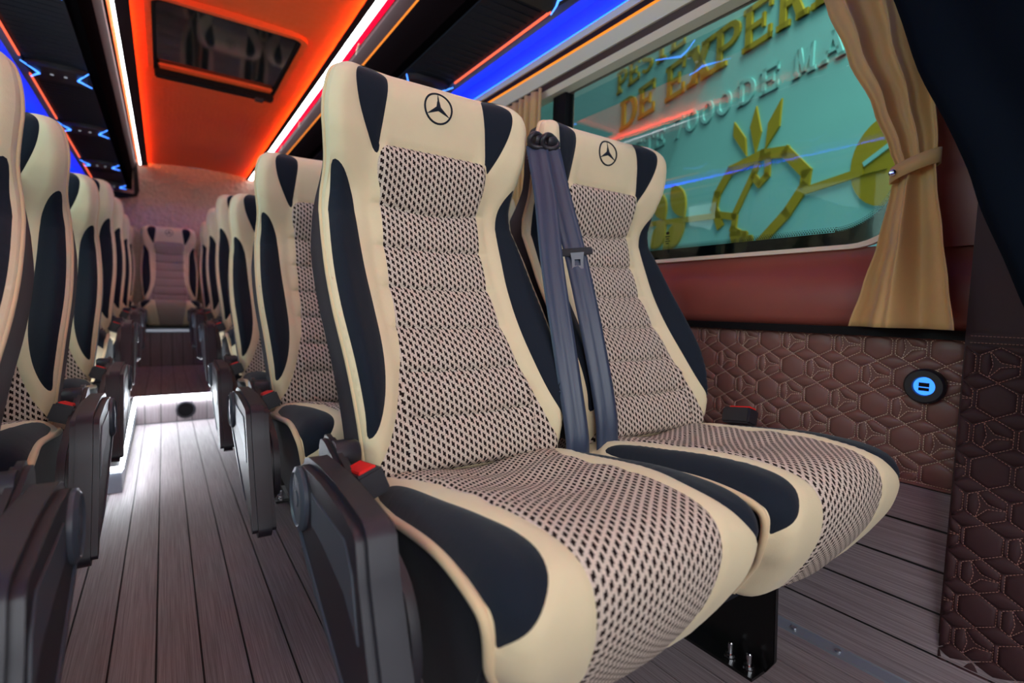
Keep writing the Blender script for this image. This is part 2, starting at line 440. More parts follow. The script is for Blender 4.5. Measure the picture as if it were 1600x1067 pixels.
# ------------------------------------------------------------------ ceiling lights, side lockers
def profile_run(name, pts, mat, parent, y0, y1, mirror=False, closed=True, **kw):
    if mirror: pts = [(.58-x, z) for x, z in pts]
    return G().prism(pts, 'y', y0, y1).build(name, MAT[mat], parent, **kw)
podys = {0: [.55, 1.25, 2.10, 2.95, 3.80, 4.70, 5.45], 1: [.70, 1.40, 2.10, 2.92, 3.78, 4.68, 5.45]}
for side in (0, 1):
    mir = side == 1
    sn = 'left' if mir else 'right'
    X = lambda x: .58-x if mir else x
    e = empty('ceiling_light', (X(.72), 0, ZC), 'long white light bar running down the %s edge of the orange lit ceiling' % sn, 'led strip', 'ceiling light bars')
    def ep(name, pts, mat, y0=YF, y1=YB-.02, par=e):
        pts = [(X(x)-X(.72), z-ZC) for x, z in pts]
        return G().prism(pts, 'y', y0, y1).build(name, MAT[mat], par)
    ep('diffuser', [(.704 if not mir else .727, 1.893), (.738, 1.888), (.738, 1.90), (.704 if not mir else .727, 1.90)], 'led')
    ep('housing', [(.697, 1.884), (.7035 if not mir else .7265, 1.884), (.7035 if not mir else .7265, 1.91), (.697, 1.91)], 'maroon')
    ep('shelf', [(.676, 1.883), (.698, 1.884), (.698, 1.886), (.6775, 1.886), (.6775, 1.890), (.676, 1.890)], 'maroon')
    ep('cove_led', [(.694, 1.8895), (.6965, 1.8895), (.6965, 1.8985), (.694, 1.8985)], 'ledceil')
    lk = tag(G().prism([(X(.790), 1.815), (X(.775), 1.86), (X(.767), 1.892), (X(.767), 1.93), (X(1.05), 1.93), (X(1.05), 1.66), (X(.797), 1.657)], 'y', YF, YB-.04).build('overhead_locker', MAT['locker']),
             'long black overhead locker along the %s side above the seats' % sn, 'overhead locker', 'overhead lockers')
    profile_run('rail', [(.764, 1.895), (.764, 1.865), (.787, 1.822), (.791, 1.828), (.772, 1.87), (.772, 1.895)], 'maroon', lk, YF, YB-.03, mir)
    if not mir: profile_run('orange_light_line', [(.7855, 1.820), (.7895, 1.814), (.7925, 1.818), (.789, 1.823)], 'ledorange', lk, YF, YB-.03, mir)
    profile_run('underside_panel', [(.83, 1.650), (1.030, 1.652), (1.030, 1.66), (.83, 1.66)], 'under', lk, YF, YB-.04, mir)
    g = G()
    for k in range(150):   # fine ribs across the underside
        y = YF + .2 + k*.0403
        if y > YB-.1: break
        g.box(min(X(.84), X(1.02)), max(X(.84), X(1.02)), y, y+.016, 1.6494, 1.651)
    rb = g.build('rib', MAT['under'], lk); rb['kind'] = 'stuff'
    # red light line between the ceiling bar and the rail
    if not mir: rd = tag(G().prism([(X(.7405), 1.889), (X(.7625), 1.885), (X(.7625), 1.893), (X(.7405), 1.896)], 'y', YF, YB-.03).build('red_light_line', MAT['ledred']),
             'red glowing strip beside the %s white ceiling light bar' % sn, 'led strip', 'red cove strips')
    k = 0
    y = .55
    while y < YB-.2 and not mir:       # clips that hold the rail
        G().tube([(X(.756), y, 1.886), (X(.762), y+.04, 1.880), (X(.768), y+.08, 1.870), (X(.776), y+.11, 1.852)], [.003, .0045, .0045, .003], 6).build('clip', MAT['creamtrim'], lk, smooth=True)
        y += .62
    # blue cove
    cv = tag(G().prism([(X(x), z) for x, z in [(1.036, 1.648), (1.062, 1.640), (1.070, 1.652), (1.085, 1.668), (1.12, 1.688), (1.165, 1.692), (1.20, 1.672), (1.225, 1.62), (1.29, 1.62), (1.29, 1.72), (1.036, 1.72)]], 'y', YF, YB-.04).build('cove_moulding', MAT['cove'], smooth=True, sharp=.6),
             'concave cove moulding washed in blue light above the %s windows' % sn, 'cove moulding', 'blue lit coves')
    tag(G().prism([(X(x), z) for x, z in [(1.186, 1.640), (1.192, 1.640), (1.192, 1.648), (1.186, 1.648)]], 'y', YF, YB-.05).build('blue_light_line', MAT['ledblue']),
        'blue glowing strip behind the lip of the %s cove' % sn, 'led strip', 'blue cove strips')
    tr = tag(G().prism([(X(x), z) for x, z in [(1.174, 1.636), (1.176, 1.612), (1.215, 1.612), (1.215, 1.622), (1.184, 1.638)]], 'y', YF, YB-.05).build('cornice', MAT['creamtrim']),
             'stepped cream and brown cornice above the %s windows' % sn, 'cornice', 'window cornices')
    for nm, pts, mt in (('dark_reveal', [(1.182, 1.613), (1.186, 1.592), (1.22, 1.592), (1.22, 1.613)], 'maroon'),
                        ('orange_light_line', [(1.1835, 1.5935), (1.1875, 1.5885), (1.1905, 1.592), (1.187, 1.5965)], 'ledorange'),
                        ('cream_band', [(1.188, 1.591), (1.208, 1.552), (1.24, 1.552), (1.24, 1.592)], 'creamtrim'),
                        ('brown_groove', [(1.214, 1.553), (1.222, 1.530), (1.26, 1.530), (1.26, 1.553)], 'browntrim'),
                        ('cream_band', [(1.219, 1.531), (1.232, 1.513), (1.275, 1.513), (1.275, 1.531)], 'creamtrim')):
        profile_run(nm, pts, mt, tr, YF, YB-.05, mir)
    ys = podys[side]
    for i, y in enumerate(ys):
        places = ['above the front row', 'above the first row', 'above the second row', 'above the third row', 'above the fourth row', 'above the fifth row', 'above the back row']
        x0 = X(.93)
        p = empty('reading_light', (x0, y, 1.649), 'dark overhead console with blue light pipes under the %s locker, %s' % (sn, places[i]), 'reading light', 'overhead consoles')
        s = -1 if mir else 1
        G().prism([(-.10, -.06), (-.085, .085), (.085, .085), (.10, -.06), (.06, -.085), (-.06, -.085)], 'z', -.022, .001).build('console', MAT['plastic'], p, bevel=.004)
        g2 = G()
        for sx in (-1, 1): g2.lathe([(.006, 0), (.006, -.003), (.004, -.004)], (sx*.022, 0, -.0215), 'z', 12)
        g2.build('lens', MAT['spot'], p)
        for sx in (-1, 1):
            G().tube([(sx*.105, -.085, -.018), (sx*.075, -.03, -.024), (sx*.062, .005, -.026), (sx*.078, .035, -.024), (sx*.10, .09, -.018)], [.002, .003, .004, .003, .002], 6).build('light_pipe', MAT['podblue'], p, smooth=True)
        if i < len(ys)-1:
            tag(G().box(min(X(1.032), X(1.038)), max(X(1.032), X(1.038)), y+.10, ys[i+1]-.10, 1.642, 1.648).build('coral_light_line', MAT['ledcoral']),
                'thin orange light line under the %s locker, behind the console %s' % (sn, places[i]), 'led strip', 'under locker light lines')
# rounded rear cap of the left locker
G().prism([(-.20, 1.62), (-.20, 1.90), (-.175, 1.90), (-.165, 1.66), (-.18, 1.61), (-.30, 1.58), (-.62, 1.58), (-.62, 1.64)], 'y', YB-.06, YB+.02).build('end_cap', MAT['dark'], lk, bevel=.006)

# roof hatch
e = empty('roof_hatch', (.265, 3.0, 1.922), 'dark glass roof hatch with black frame set in the orange lit ceiling', 'roof hatch')
def ring(x0, x1, y0, y1, r, n=6, big=None):
    pts = []
    R_ = r
    for sx_, sy_, a0 in ((1, 1, 0), (0, 1, 90), (0, 0, 180), (1, 0, 270)):
        r = big if (big and a0 == 180) else R_
        cx = x1-r if sx_ else x0+r; cy = y1-r if sy_ else y0+r
        for k in range(n+1):
            a = math.radians(a0+90*k/n); pts.append((cx+r*math.cos(a), cy+r*math.sin(a)))
    return pts
def frame(o_, i_, z0, z1, name, mat, parent, **kw):
    n = len(o_); vs = [(x, y, z0) for x, y in o_]+[(x, y, z0) for x, y in i_]+[(x, y, z1) for x, y in o_]+[(x, y, z1) for x, y in i_]
    fs = []
    for i in range(n):
        j = (i+1) % n
        fs += [(i, j, n+j, n+i), (2*n+i, 3*n+i, 3*n+j, 2*n+j), (i, 2*n+i, 2*n+j, j), (n+i, n+j, 3*n+j, 3*n+i)]
    return G().add(vs, fs).build(name, MAT[mat], parent, **kw)
frame(ring(-.315, .315, -.43, .43, .06), ring(-.29, .29, -.405, .405, .045), -.016, .012, 'trim_ring', 'ceil', e)
frame(ring(-.288, .288, -.402, .402, .045), ring(-.274, .274, -.388, .32, .04), -.012, .012, 'frame', 'dark', e)
G().prism(ring(-.28, .28, -.395, .36, .04), 'z', -.003, .003).build('pane', MAT['hatchglass'], e)
G().box(-.27, .27, .275, .335, -.018, -.004).build('ledge', MAT['ceil'], e, bevel=.006)  # cream ledge, orange glow painted on with the ceiling material
G().box(-.285, .285, .345, .405, -.045, -.008).build('handle_bar', MAT['dark'], e, bevel=.006)
G().box(.19, .235, .35, .40, -.058, -.042).build('latch', MAT['plastic'], e, bevel=.004)

# ------------------------------------------------------------------ window
wi = tag(frame([(a, b) for a, b in ring(WY0, WY1, WZ0, WZ1, .01, 10, .13)], ring(WY0+.012, WY1-.004, WZ0+.010, WZ1-.004, .008, 10, .125), 0, .014, 'window_1', 'creamtrim', None), kind='structure')
def yz_to_world(o, x):   # plane z-up prisms drawn in (y,z) -> stand them up
    for v in o.data.vertices:
        a, b, c = v.co; v.co = (x + c, a, b)
    fixn(o.data)
yz_to_world(wi, 1.262)
fr = frame(ring(WY0+.010, WY1+.0, WZ0+.008, WZ1-.0, .01, 10, .12), ring(WY0+.045, WY1-.03, WZ0+.042, WZ1-.012, .01, 10, .13), 0, .003, 'ceramic_border', 'frit', wi); yz_to_world(fr, 1.279)
gp = obj('pane', [(1.277, WY0+.01, WZ0+.01), (1.277, WY1, WZ0+.01), (1.277, WY1, WZ1), (1.277, WY0+.01, WZ1)], [(0, 1, 2, 3)], MAT['glass'], wi)
g = G()                    # dotted edge of the ceramic border
for (a0, b0), (a1, b1) in [((WY0+.17, WZ0+.045), (WY1-.1, WZ0+.045))]:
    n = 150
    for r_ in range(3):
        for k in range(n):
            y = a0+(a1-a0)*(k+.5*(r_ % 2))/n; s_ = .0016-.0004*r_
            g.box(1.2795, 1.2805, y-s_, y+s_, b0+.004*r_-s_, b0+.004*r_+s_)
c0 = (WY0+.045+.13, WZ0+.042+.13)
for r_ in range(3):
    for k in range(46):
        a = PI+PI/2*(k+.5*(r_ % 2))/46; rr = .128-.004*r_; s_ = .0016-.0004*r_
        y = c0[0]+rr*math.cos(a); z = c0[1]+rr*math.sin(a); g.box(1.2795, 1.2805, y-s_, y+s_, z-s_, z+s_)
d = g.build('dots', MAT['frit'], wi); d['kind'] = 'stuff'
w2 = tag(G().box(1.27, 1.275, WY1+.06, WY1+.68, .85, 1.52).build('window_2', MAT['glass']), kind='structure')
# small print on the glass
g = G()
for r_, wd in enumerate((.016, .012, .018, .012)): g.box(1.2755, 1.2763, 1.045-wd/2, 1.045+wd/2, .928-.007*r_, .931-.007*r_)
g.add([(1.2757, 1.045+.007*math.cos(a*PI/4), .940+.005*math.sin(a*PI/4)) for a in range(8)], [tuple(range(8))])
g.build('glass_mark', MAT['frit'], wi)

# ------------------------------------------------------------------ board outside the window
bdir = Vector((.28071746, .95979045, 0)); bn = Vector((.95979045, -.28071746, 0)); B0 = Vector((2.4, 1.574, 0))
def BP(a, z, off=0): return B0 - bdir*a + Vector((0, 0, z)) - bn*off
bd = empty('billboard', tuple(B0), 'big teal board with olive lettering and a hand holding a plant, outside the window', 'billboard')
def bobj(name, polys, mat, off0, off1, parent=bd):
    g = G()
    for poly in polys:
        n = len(poly)
        vs = [BP(a, z, off0) for a, z in poly] + [BP(a, z, off1) for a, z in poly]
        vs = [tuple(v - B0) for v in vs]
        g.add(vs, [tuple(range(n)), tuple(range(n, 2*n))[::-1]] + [(i, (i+1) % n, n+(i+1) % n, n+i) for i in range(n)])
    return g.build(name, MAT[mat], parent)
bobj('panel', [[(-3.6, .2), (2.2, .2), (2.2, 3.1), (-3.6, 3.1)]], 'teal', -.05, 0)
def q(a0, z0, a1, z1): return [(a0, z0), (a1, z0), (a1, z1), (a0, z1)]
def arc_band(cx, cz, rx, rz, t, a0, a1, n=10, tz=None):
    out = []
    tz = tz or t*.8
    for k in range(n):
        A = math.radians(a0+(a1-a0)*k/n); B = math.radians(a0+(a1-a0)*(k+1)/n)
        out.append([(cx+rx*math.cos(A), cz+rz*math.sin(A)), (cx+rx*math.cos(B), cz+rz*math.sin(B)),
                    (cx+(rx-t)*math.cos(B), cz+(rz-tz)*math.sin(B)), (cx+(rx-t)*math.cos(A), cz+(rz-tz)*math.sin(A))])
    return out
def letter(ch, w_):
    """slab letter strokes in a unit-high cell of width w_"""
    t = .22*w_ if w_ > .6 else .25*w_; s = .13; o = []
    if ch == 'E':
        o = [q(.1*w_, 0, .1*w_+t, 1), q(0, 0, w_, s), q(0, 1-s, w_, 1), q(.1*w_, .44, .72*w_, .56), q(w_-.09, 0, w_, .3), q(w_-.09, .7, w_, 1), q(.68*w_, .34, .77*w_, .66)]
    elif ch == 'D':
        o = [q(.1*w_, 0, .1*w_+t, 1), q(0, 0, .55*w_, s), q(0, 1-s, .55*w_, 1)] + arc_band(.5*w_, .5, .5*w_, .5, t, -90, 90, tz=s)
    elif ch == 'P':
        o = [q(.1*w_, 0, .1*w_+t, 1), q(0, 0, .5*w_, s), q(0, 1-s, .6*w_, 1), q(.2*w_, .40, .6*w_, .52)] + arc_band(.58*w_, .70, .42*w_, .30, t, -90, 90, tz=s)
    elif ch == 'R':
        o = [q(.1*w_, 0, .1*w_+t, 1), q(0, 0, .45*w_, s), q(0, 1-s, .6*w_, 1), q(.2*w_, .42, .6*w_, .54), [(.5*w_, .45), (.72*w_, .45), (.98*w_, 0), (.72*w_, 0)], q(.66*w_, 0, 1.04*w_, s)] + arc_band(.55*w_, .71, .40*w_, .29, t, -90, 90, tz=s)
    elif ch == 'X':
        o = [[(.08*w_, 0), (.34*w_, 0), (.92*w_, 1), (.66*w_, 1)], [(.66*w_, 0), (.92*w_, 0), (.34*w_, 1), (.08*w_, 1)], q(0, 0, .42*w_, s), q(.56*w_, 0, w_, s), q(0, 1-s, .42*w_, 1), q(.56*w_, 1-s, w_, 1)]
    elif ch == 'I':
        o = [q(.5*w_-t/2-.05, 0, .5*w_+t/2+.05, 1), q(0, 0, w_, s), q(0, 1-s, w_, 1)]
    elif ch == 'T':
        o = [q(.5*w_-t/2, 0, .5*w_+t/2, 1), q(.2*w_, 0, .8*w_, s), q(0, 1-s, w_, 1), q(0, .68, .1*w_, 1), q(.9*w_, .68, w_, 1)]
    elif ch == 'S':
        o = arc_band(.5*w_, .74, .5*w_, .26, t, 20, 270, tz=s) + arc_band(.5*w_, .28, .5*w_, .28, t, -160, 90, tz=s)
    elif ch == '7':
        o = [q(0, 1-s, w_, 1), [(.25*w_, 0), (.25*w_+t, 0), (w_, .9), (w_-t, .9)], q(0, .7, .1*w_, 1)]
    elif ch == '0':
        o = arc_band(.5*w_, .5, .5*w_, .5, t, 0, 360, 20, tz=s)
    elif ch == 'M':
        o = [q(.1*w_, 0, .1*w_+t*.7, 1), q(.9*w_-t*.7, 0, .9*w_, 1), [(.42*w_, .1), (.56*w_, .1), (.34*w_, 1), (.12*w_, 1)], [(.44*w_, .1), (.58*w_, .1), (.88*w_, 1), (.66*w_, 1)], q(0, 0, .34*w_, s), q(.66*w_, 0, w_, s)]
    elif ch == 'A':
        o = [[(.08*w_, 0), (.26*w_, 0), (.58*w_, 1), (.42*w_, 1)], [(.74*w_, 0), (.94*w_, 0), (.58*w_, 1), (.40*w_, 1)], q(.26*w_, .28, .74*w_, .40), q(0, 0, .34*w_, s), q(.64*w_, 0, w_, s)]
    return o
def text(items, base, hgt, mat, depth, slant=.0):
    for ch, a0, a1 in items:
        w_ = (a1-a0)/hgt
        polys = [[(a0 + x*hgt + slant*z*hgt, base + z*hgt) for x, z in P] for P in letter(ch, w_)]
        bobj('letter_' + {'0': 'zero', '7': 'seven'}.get(ch, ch.lower()), polys, mat, 0, depth)
text([('P', -1.227, -1.09), ('E', -1.07, -.93), ('S', -.90, -.77), ('T', -.75, -.60), ('E', -.58, -.44)], 2.252, .155, 'olive', .012)
text([('D', -1.163, -.945), ('E', -.921, -.735), ('E', -.611, -.43), ('X', -.405, -.18), ('P', -.172, .015), ('E', .035, .215), ('R', .246, .41), ('I', .43, .52), ('E', .56, .72), ('N', .76, .9)], 1.975, .205, 'olive', .014)
text([('S', -.96, -.87), ('T', -.84, -.735), ('E', -.72, -.615), ('7', -.525, -.43), ('0', -.405, -.30), ('0', -.275, -.17), ('0', -.145, -.035), ('D', .010, .125), ('E', .155, .265), ('M', .345, .46), ('A', .475, .60)], 1.722, .118, 'tealshadow', .001)  # dark offset copies paint the shadow of the raised letters
text([('S', -.955, -.865), ('T', -.835, -.73), ('E', -.715, -.61), ('7', -.52, -.425), ('0', -.40, -.295), ('0', -.27, -.165), ('0', -.14, -.03), ('D', .015, .13), ('E', .16, .27), ('M', .35, .465), ('A', .48, .605)], 1.728, .118, 'teal', .008)
bobj('leaf', [[(.002, 1.663), (.0, 1.593), (.098, 1.469), (.087, 1.557)]], 'olive', 0, .01)
bobj('leaf', [[(.147, 1.69), (.114, 1.60), (.155, 1.467), (.186, 1.56)]], 'olive', 0, .01)
bobj('leaf', [[(.299, 1.67), (.226, 1.583), (.217, 1.472), (.294, 1.55)]], 'olive', 0, .01)
def stroke(pts, wd):
    out = []
    for (a0, z0), (a1, z1) in zip(pts, pts[1:]):
        L_ = math.hypot(a1-a0, z1-z0); nx, nz = -(z1-z0)/L_*wd/2, (a1-a0)/L_*wd/2; ex, ez = (a1-a0)/L_*wd*.3, (z1-z0)/L_*wd*.3
        out.append([(a0+nx-ex, z0+nz-ez), (a0-nx-ex, z0-nz-ez), (a1-nx+ex, z1-nz+ez), (a1+nx+ex, z1+nz+ez)])
    return out
hand = stroke([(-.07, 1.16), (-.118, 1.255), (-.100, 1.325), (-.01, 1.425), (.20, 1.448), (.335, 1.425), (.452, 1.305), (.447, 1.25), (.36, 1.15), (.19, 1.02)], .050)
hand += stroke([(-.118, 1.225), (.04, 1.185), (.03, 1.10), (.05, 1.03)], .036) + stroke([(.03, 1.19), (.152, 1.375), (.17, 1.41)], .034)
hand += stroke([(.15, 1.36), (.19, 1.315), (.235, 1.345), (.235, 1.44)], .034) + stroke([(.02, 1.13), (.075, 1.10), (.055, 1.05)], .034) + stroke([(.06, 1.10), (.115, 1.09), (.10, 1.035)], .034) + stroke([(.10, 1.07), (.15, 1.065), (.14, 1.02)], .034)
bobj('hand_emblem', hand, 'olive', 0, .009)
bobj('stem', stroke([(-.74, 1.262), (-.12, 1.215)], .032), 'olive', 0, .010)
bobj('stem', stroke([(.45, 1.23), (.70, 1.248)], .032), 'olive', 0, .010)
def leafp(p0, p1, wd, n=10):
    (a0, z0), (a1, z1) = p0, p1; L_ = math.hypot(a1-a0, z1-z0); nx, nz = -(z1-z0)/L_, (a1-a0)/L_
    f = lambda k: wd/2*math.sin(PI*k/n)**.8
    return [(a0+(a1-a0)*k/n+nx*f(k), z0+(z1-z0)*k/n+nz*f(k)) for k in range(n+1)] + [(a0+(a1-a0)*k/n-nx*f(k), z0+(z1-z0)*k/n-nz*f(k)) for k in range(n-1, 0, -1)]
for p0, p1 in (((-.37, 1.25), (-.50, 1.46)), ((-.36, 1.23), (-.57, 1.08)), ((-.56, 1.265), (-.68, 1.45)), ((-.55, 1.24), (-.70, 1.10))):
    bobj('leaf', [leafp(p0, p1, .13)], 'olive', 0, .012)
big = [(.80+.145*math.cos(math.radians(a)), 1.27+.165*math.sin(math.radians(a))) for a in range(0, 360, 12)]
bobj('large_leaf', [big], 'olive', 0, .006)
bobj('leaf_vein', stroke([(.715, 1.275), (.86, 1.345)], .018) + stroke([(.70, 1.235), (.80, 1.235)], .0), 'teal', .004, .011)

# ------------------------------------------------------------------ quilted panels on the right wall and the pillar
QP, QR = .0585, .0625       # cell pitch along the wall, row pitch
HW, SL, TP = .0262, .0155, .0308
def pad_mesh(poly, name='pad'):
    n = len(poly); cx = sum(p[0] for p in poly)/n; cz = sum(p[1] for p in poly)/n
    vs = []; fs = []
    size = min(math.hypot(p[0]-cx, p[1]-cz) for p in poly)
    for ins, h in ((.0003, 0), (.0018, .0022), (min(.0070, size*.6), .0042)):
        for p in poly:
            L_ = math.hypot(p[0]-cx, p[1]-cz); k = max(.1, 1-ins/L_*1.15)
            vs.append((-h, -(cx+(p[0]-cx)*k), cz+(p[1]-cz)*k))    # local: x out of wall (-x into the cabin), u -> -y
    for r_ in range(2):
        for i in range(n):
            j = (i+1) % n; fs.append((r_*n+i, r_*n+j, (r_+1)*n+j, (r_+1)*n+i))
    vs.append((-.0046, -cx, cz))
    for i in range(n): fs.append((2*n+i, 2*n+(i+1) % n, 3*n))
    me = mkmesh(name, vs, fs, MAT['brown'], True); fixn(me); return me
hexp = [(0, TP), (HW, SL), (HW, -SL), (0, -TP), (-HW, -SL), (-HW, SL)]
A_, B_, C_ = (-.0135, .0229), (-.0135, -.0229), (HW, 0)
ia, ib, ic = (-.0085, 0), (.0015, .0040), (.0015, -.0040)
pad_defs = dict(hexagon=[('hexagon_pad', hexp)],
    star=[('star_cell_pad', [(-HW, SL), A_, ia, B_, (-HW, -SL)]), ('star_cell_pad', [A_, (0, TP), (HW, SL), C_, ib]), ('star_cell_pad', [B_, ic, C_, (HW, -SL), (0, -TP)])])
gap = QP/2 - HW
dia = [(0, SL+2*(QR/2-SL)), (QP/2+.0, QR/2), (0, SL), (-QP/2, QR/2)]
dia_p = [(0, QR-SL-.0006), (QP/2-.001, QR/2), (0, SL+.0006), (-QP/2+.001, QR/2)]
strip_p = [(-gap+.0004, SL), (gap-.0004, SL), (gap-.0004, -SL), (-gap+.0004, -SL)]
PM = {k: [(nm, pad_mesh(pl, nm)) for nm, pl in v] for k, v in pad_defs.items()}
QMAT = MAT['brown']
DM = pad_mesh(dia_p, 'diamond_pad'); SM = pad_mesh(strip_p, 'strip_pad')
def quilt(parent, x, y0, y1, z0, z1, ycen, zcen, par=0):
    """cells centred on ycen - k*QP, zcen - r*QR, kept inside the rectangle y0..y1, z0..z1"""
    st_ = G()
    def stitch(pa, pb):
        L_ = math.hypot(pb[0]-pa[0], pb[1]-pa[1]); n = max(1, int(L_/.0048)); ux, uz = (pb[0]-pa[0])/L_, (pb[1]-pa[1])/L_
        for k in range(n):
            s0 = (k+.18)*L_/n; s1 = (k+.82)*L_/n; wx, wz = -uz*.00060, ux*.00060
            pts = [(pa[0]+ux*s0+wx, pa[1]+uz*s0+wz), (pa[0]+ux*s1+wx, pa[1]+uz*s1+wz), (pa[0]+ux*s1-wx, pa[1]+uz*s1-wz), (pa[0]+ux*s0-wx, pa[1]+uz*s0-wz)]
            if all(y0 < -u_ < y1 and z0 < v_ < z1 for u_, v_ in pts):
                st_.add([(x-.0020, -u_, v_) for u_, v_ in pts], [(0, 1, 2, 3)])
    for k in range(-8, 24):
        for r_ in range(-2, 14):
            cy = ycen + k*QP; cz = zcen - r_*QR; u0 = -cy
            def ins(m, yy, zz):
                b = [v.co for v in m.vertices]; 
                return min(c.y for c in b)+yy > y0 and max(c.y for c in b)+yy < y1 and min(c.z for c in b)+zz > z0 and max(c.z for c in b)+zz < z1
            def place(nm, m, yy, zz):
                b = [v.co for v in m.vertices]
                lo, hi = min(c.y for c in b)+yy, max(c.y for c in b)+yy; l2, h2 = min(c.z for c in b)+zz, max(c.z for c in b)+zz
                if hi <= y0+.003 or lo >= y1-.003 or h2 <= z0+.003 or l2 >= z1-.003: return
                if lo >= y0 and hi <= y1 and l2 >= z0 and h2 <= z1:
                    o_ = link(nm, m, parent, (x, yy, zz)); o_.material_slots[0].link = 'OBJECT'; o_.material_slots[0].material = QMAT; return
                mm = m.copy(); mm.materials[0] = QMAT
                for v in mm.vertices:
                    c = v.co; v.co = (c.x, min(max(c.y+yy, y0), y1)-yy, min(max(c.z+zz, z0), z1)-zz)
                link(nm, mm, parent, (x, yy, zz))
            for nm, m in PM['hexagon' if (k+r_+par) % 2 == 0 else 'star']: place(nm, m, cy, cz)
            place('strip_pad', SM, cy-QP/2, cz); place('diamond_pad', DM, cy-QP/2, cz)
            if cy-QP < y1 and cy+QP > y0 and cz-QR < z1 and cz+QR > z0:
                h = [(u0+a, cz+b) for a, b in hexp]
                for i in range(6): stitch(h[i], h[(i+1) % 6])
                if (k+r_+par) % 2:
                    for a, b in ((A_, ia), (ia, B_), (A_, ib), (ib, C_), (C_, ic), (ic, B_)): stitch((u0+a[0], cz+a[1]), (u0+b[0], cz+b[1]))
    if st_.v:
        s = st_.build('stitching', MAT['thread' if QMAT is MAT['brown'] else 'shadethread'], parent); s['kind'] = 'stuff'
# cell centre: strips at y = .665 +- k*QP  ->  cell centres between them
quilt(wr, 1.254, .312, 1.20, .366, .660, .6942, .639, par=0)
g = G()                         # hem seam along the foot of the quilt
n = 190
for k in range(n):
    y = .312 + k*.0047
    g.box(1.2495, 1.2515, y, y+.003, .3695, .3705)
s_ = g.build('hem_stitching', MAT['thread'], wr); s_['kind'] = 'stuff'
g = G().tube([(1.250, YF, .366), (1.250, YS1, .366)], .0035, 6); g.build('hem', MAT['brown'], wr, smooth=True)

# pillar covered in the same quilt, in front of the window
pl_ = tag(G().prism([(1.185, 0), (1.205, .70), (1.235, 1.56), (1.36, 1.56), (1.36, 0)], 'y', -1.2, .306).build('trim_1', MAT['shadeburg']), kind='structure')
pq = empty('quilted_pillar_cover', (1.197, .30, .0), 'shade-darkened burgundy quilted leather cover on the pillar at the right edge', 'pillar cover')
G().box(-.003, .004, -.36, -.001, .0, .675).build('backing', MAT['shadeburg'], pq)
QMAT = MAT['shadeburg']
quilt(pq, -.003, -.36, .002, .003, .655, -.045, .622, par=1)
G().box(-.0065, 0, -.36, .001, .665, .677).build('top_hem', MAT['shadeburg'], pq, bevel=.002)
g = G()
for k in range(70):
    y = -.352 + k*.005
    g.box(-.0085, -.0062, y, y+.0032, .6705, .6715)
    g.box(-.0085, -.0062, y, y+.0032, .6585, .6595)
s_ = g.build('hem_stitching', MAT['shadethread'], pq); s_['kind'] = 'stuff'
pq.rotation_euler = (0, math.atan2(.020, .70)*1.0, 0); pq.location = (1.184, .30, 0)

# charging socket
e = empty('charging_socket', (1.250, .372, .566), 'round black charging socket glowing blue in the quilted wall', 'charging socket')
def disc(r0, prof, name, mat, **kw): return G().lathe(prof, (0, 0, 0), 'x', 32).build(name, MAT[mat], e, smooth=True, sharp=.7, **kw)
disc(0, [(.0345, .004), (.0345, -.010), (.031, -.014), (.019, -.014), (.018, -.009), (.018, .004)], 'bezel', 'plastic')
disc(0, [(.0175, 0), (.0175, -.0100)], 'backlight', 'usbblue')
G().box(-.0115, -.0095, -.0085, .0085, -.001, .007).build('port', MAT['dark'], e)
G().box(-.0115, -.0095, -.0085, .0085, -.009, -.003).build('port', MAT['dark'], e)

# seat rail on the floor by the wall
e = empty('floor_rail', (1.166, 0, 0), 'brushed aluminium rail along the foot of the right wall', 'rail')
G().prism([(-.032, .0), (-.030, .004), (-.006, .006), (.0, .014), (.004, .030), (.010, .030), (.006, 0)], 'y', YF, 1.9).build('track', MAT['alu'], e, smooth=True, sharp=.5)
for y in (.15, .455, .545, .9): G().lathe([(.006, 0), (.006, .003), (.002, .004)], (-.018, y, .005), 'z', 10).build('screw', MAT['chrome'], e, smooth=True, sharp=.6)

# ------------------------------------------------------------------ seats
def interp(x, xs_, ys_):
    if x <= xs_[0]: return ys_[0]
    for i in range(len(xs_)-1):
        if x <= xs_[i+1]:
            t = (x-xs_[i])/(xs_[i+1]-xs_[i]); return ys_[i]+t*(ys_[i+1]-ys_[i])
    return ys_[-1]
def spl(pts, n=8, closed=False):
    """Catmull-Rom through 2-D/3-D points"""
    P = [Vector(p) for p in pts]; m = len(P); out = []
    for i in range(m if closed else m-1):
        p0 = P[(i-1) % m] if (closed or i > 0) else P[0]*2-P[1]; p1 = P[i]; p2 = P[(i+1) % m]
        p3 = P[(i+2) % m] if (closed or i < m-2) else P[-1]*2-P[-2]
        for k in range(n):
            t = k/n; out.append(.5*((2*p1)+(p2-p0)*t+(2*p0-5*p1+4*p2-p3)*t*t+(3*p1-p0-3*p2+p3)*t**3))
    if not closed: out.append(P[-1])
    return [tuple(p) for p in out]
def resample(loop, step):
    out = []
    for a, b in zip(loop, loop[1:]+loop[:1]):
        L_ = math.hypot(b[0]-a[0], b[1]-a[1])
        if L_ < 1e-7: continue
        n = max(1, round(L_/step))
        out += [(a[0]+(b[0]-a[0])*k/n, a[1]+(b[1]-a[1])*k/n) for k in range(n)]
    # drop near-duplicates
    r = [out[0]]
    for p in out[1:]:
        if math.hypot(p[0]-r[-1][0], p[1]-r[-1][1]) > step*.45: r.append(p)
    return r
def inside(p, poly):
    x, y = p; c = False; n = len(poly); j = n-1
    for i in range(n):
        xi, yi = poly[i]; xj, yj = poly[j]
        if (yi > y) != (yj > y) and x < (xj-xi)*(y-yi)/(yj-yi)+xi: c = not c
        j = i
    return c
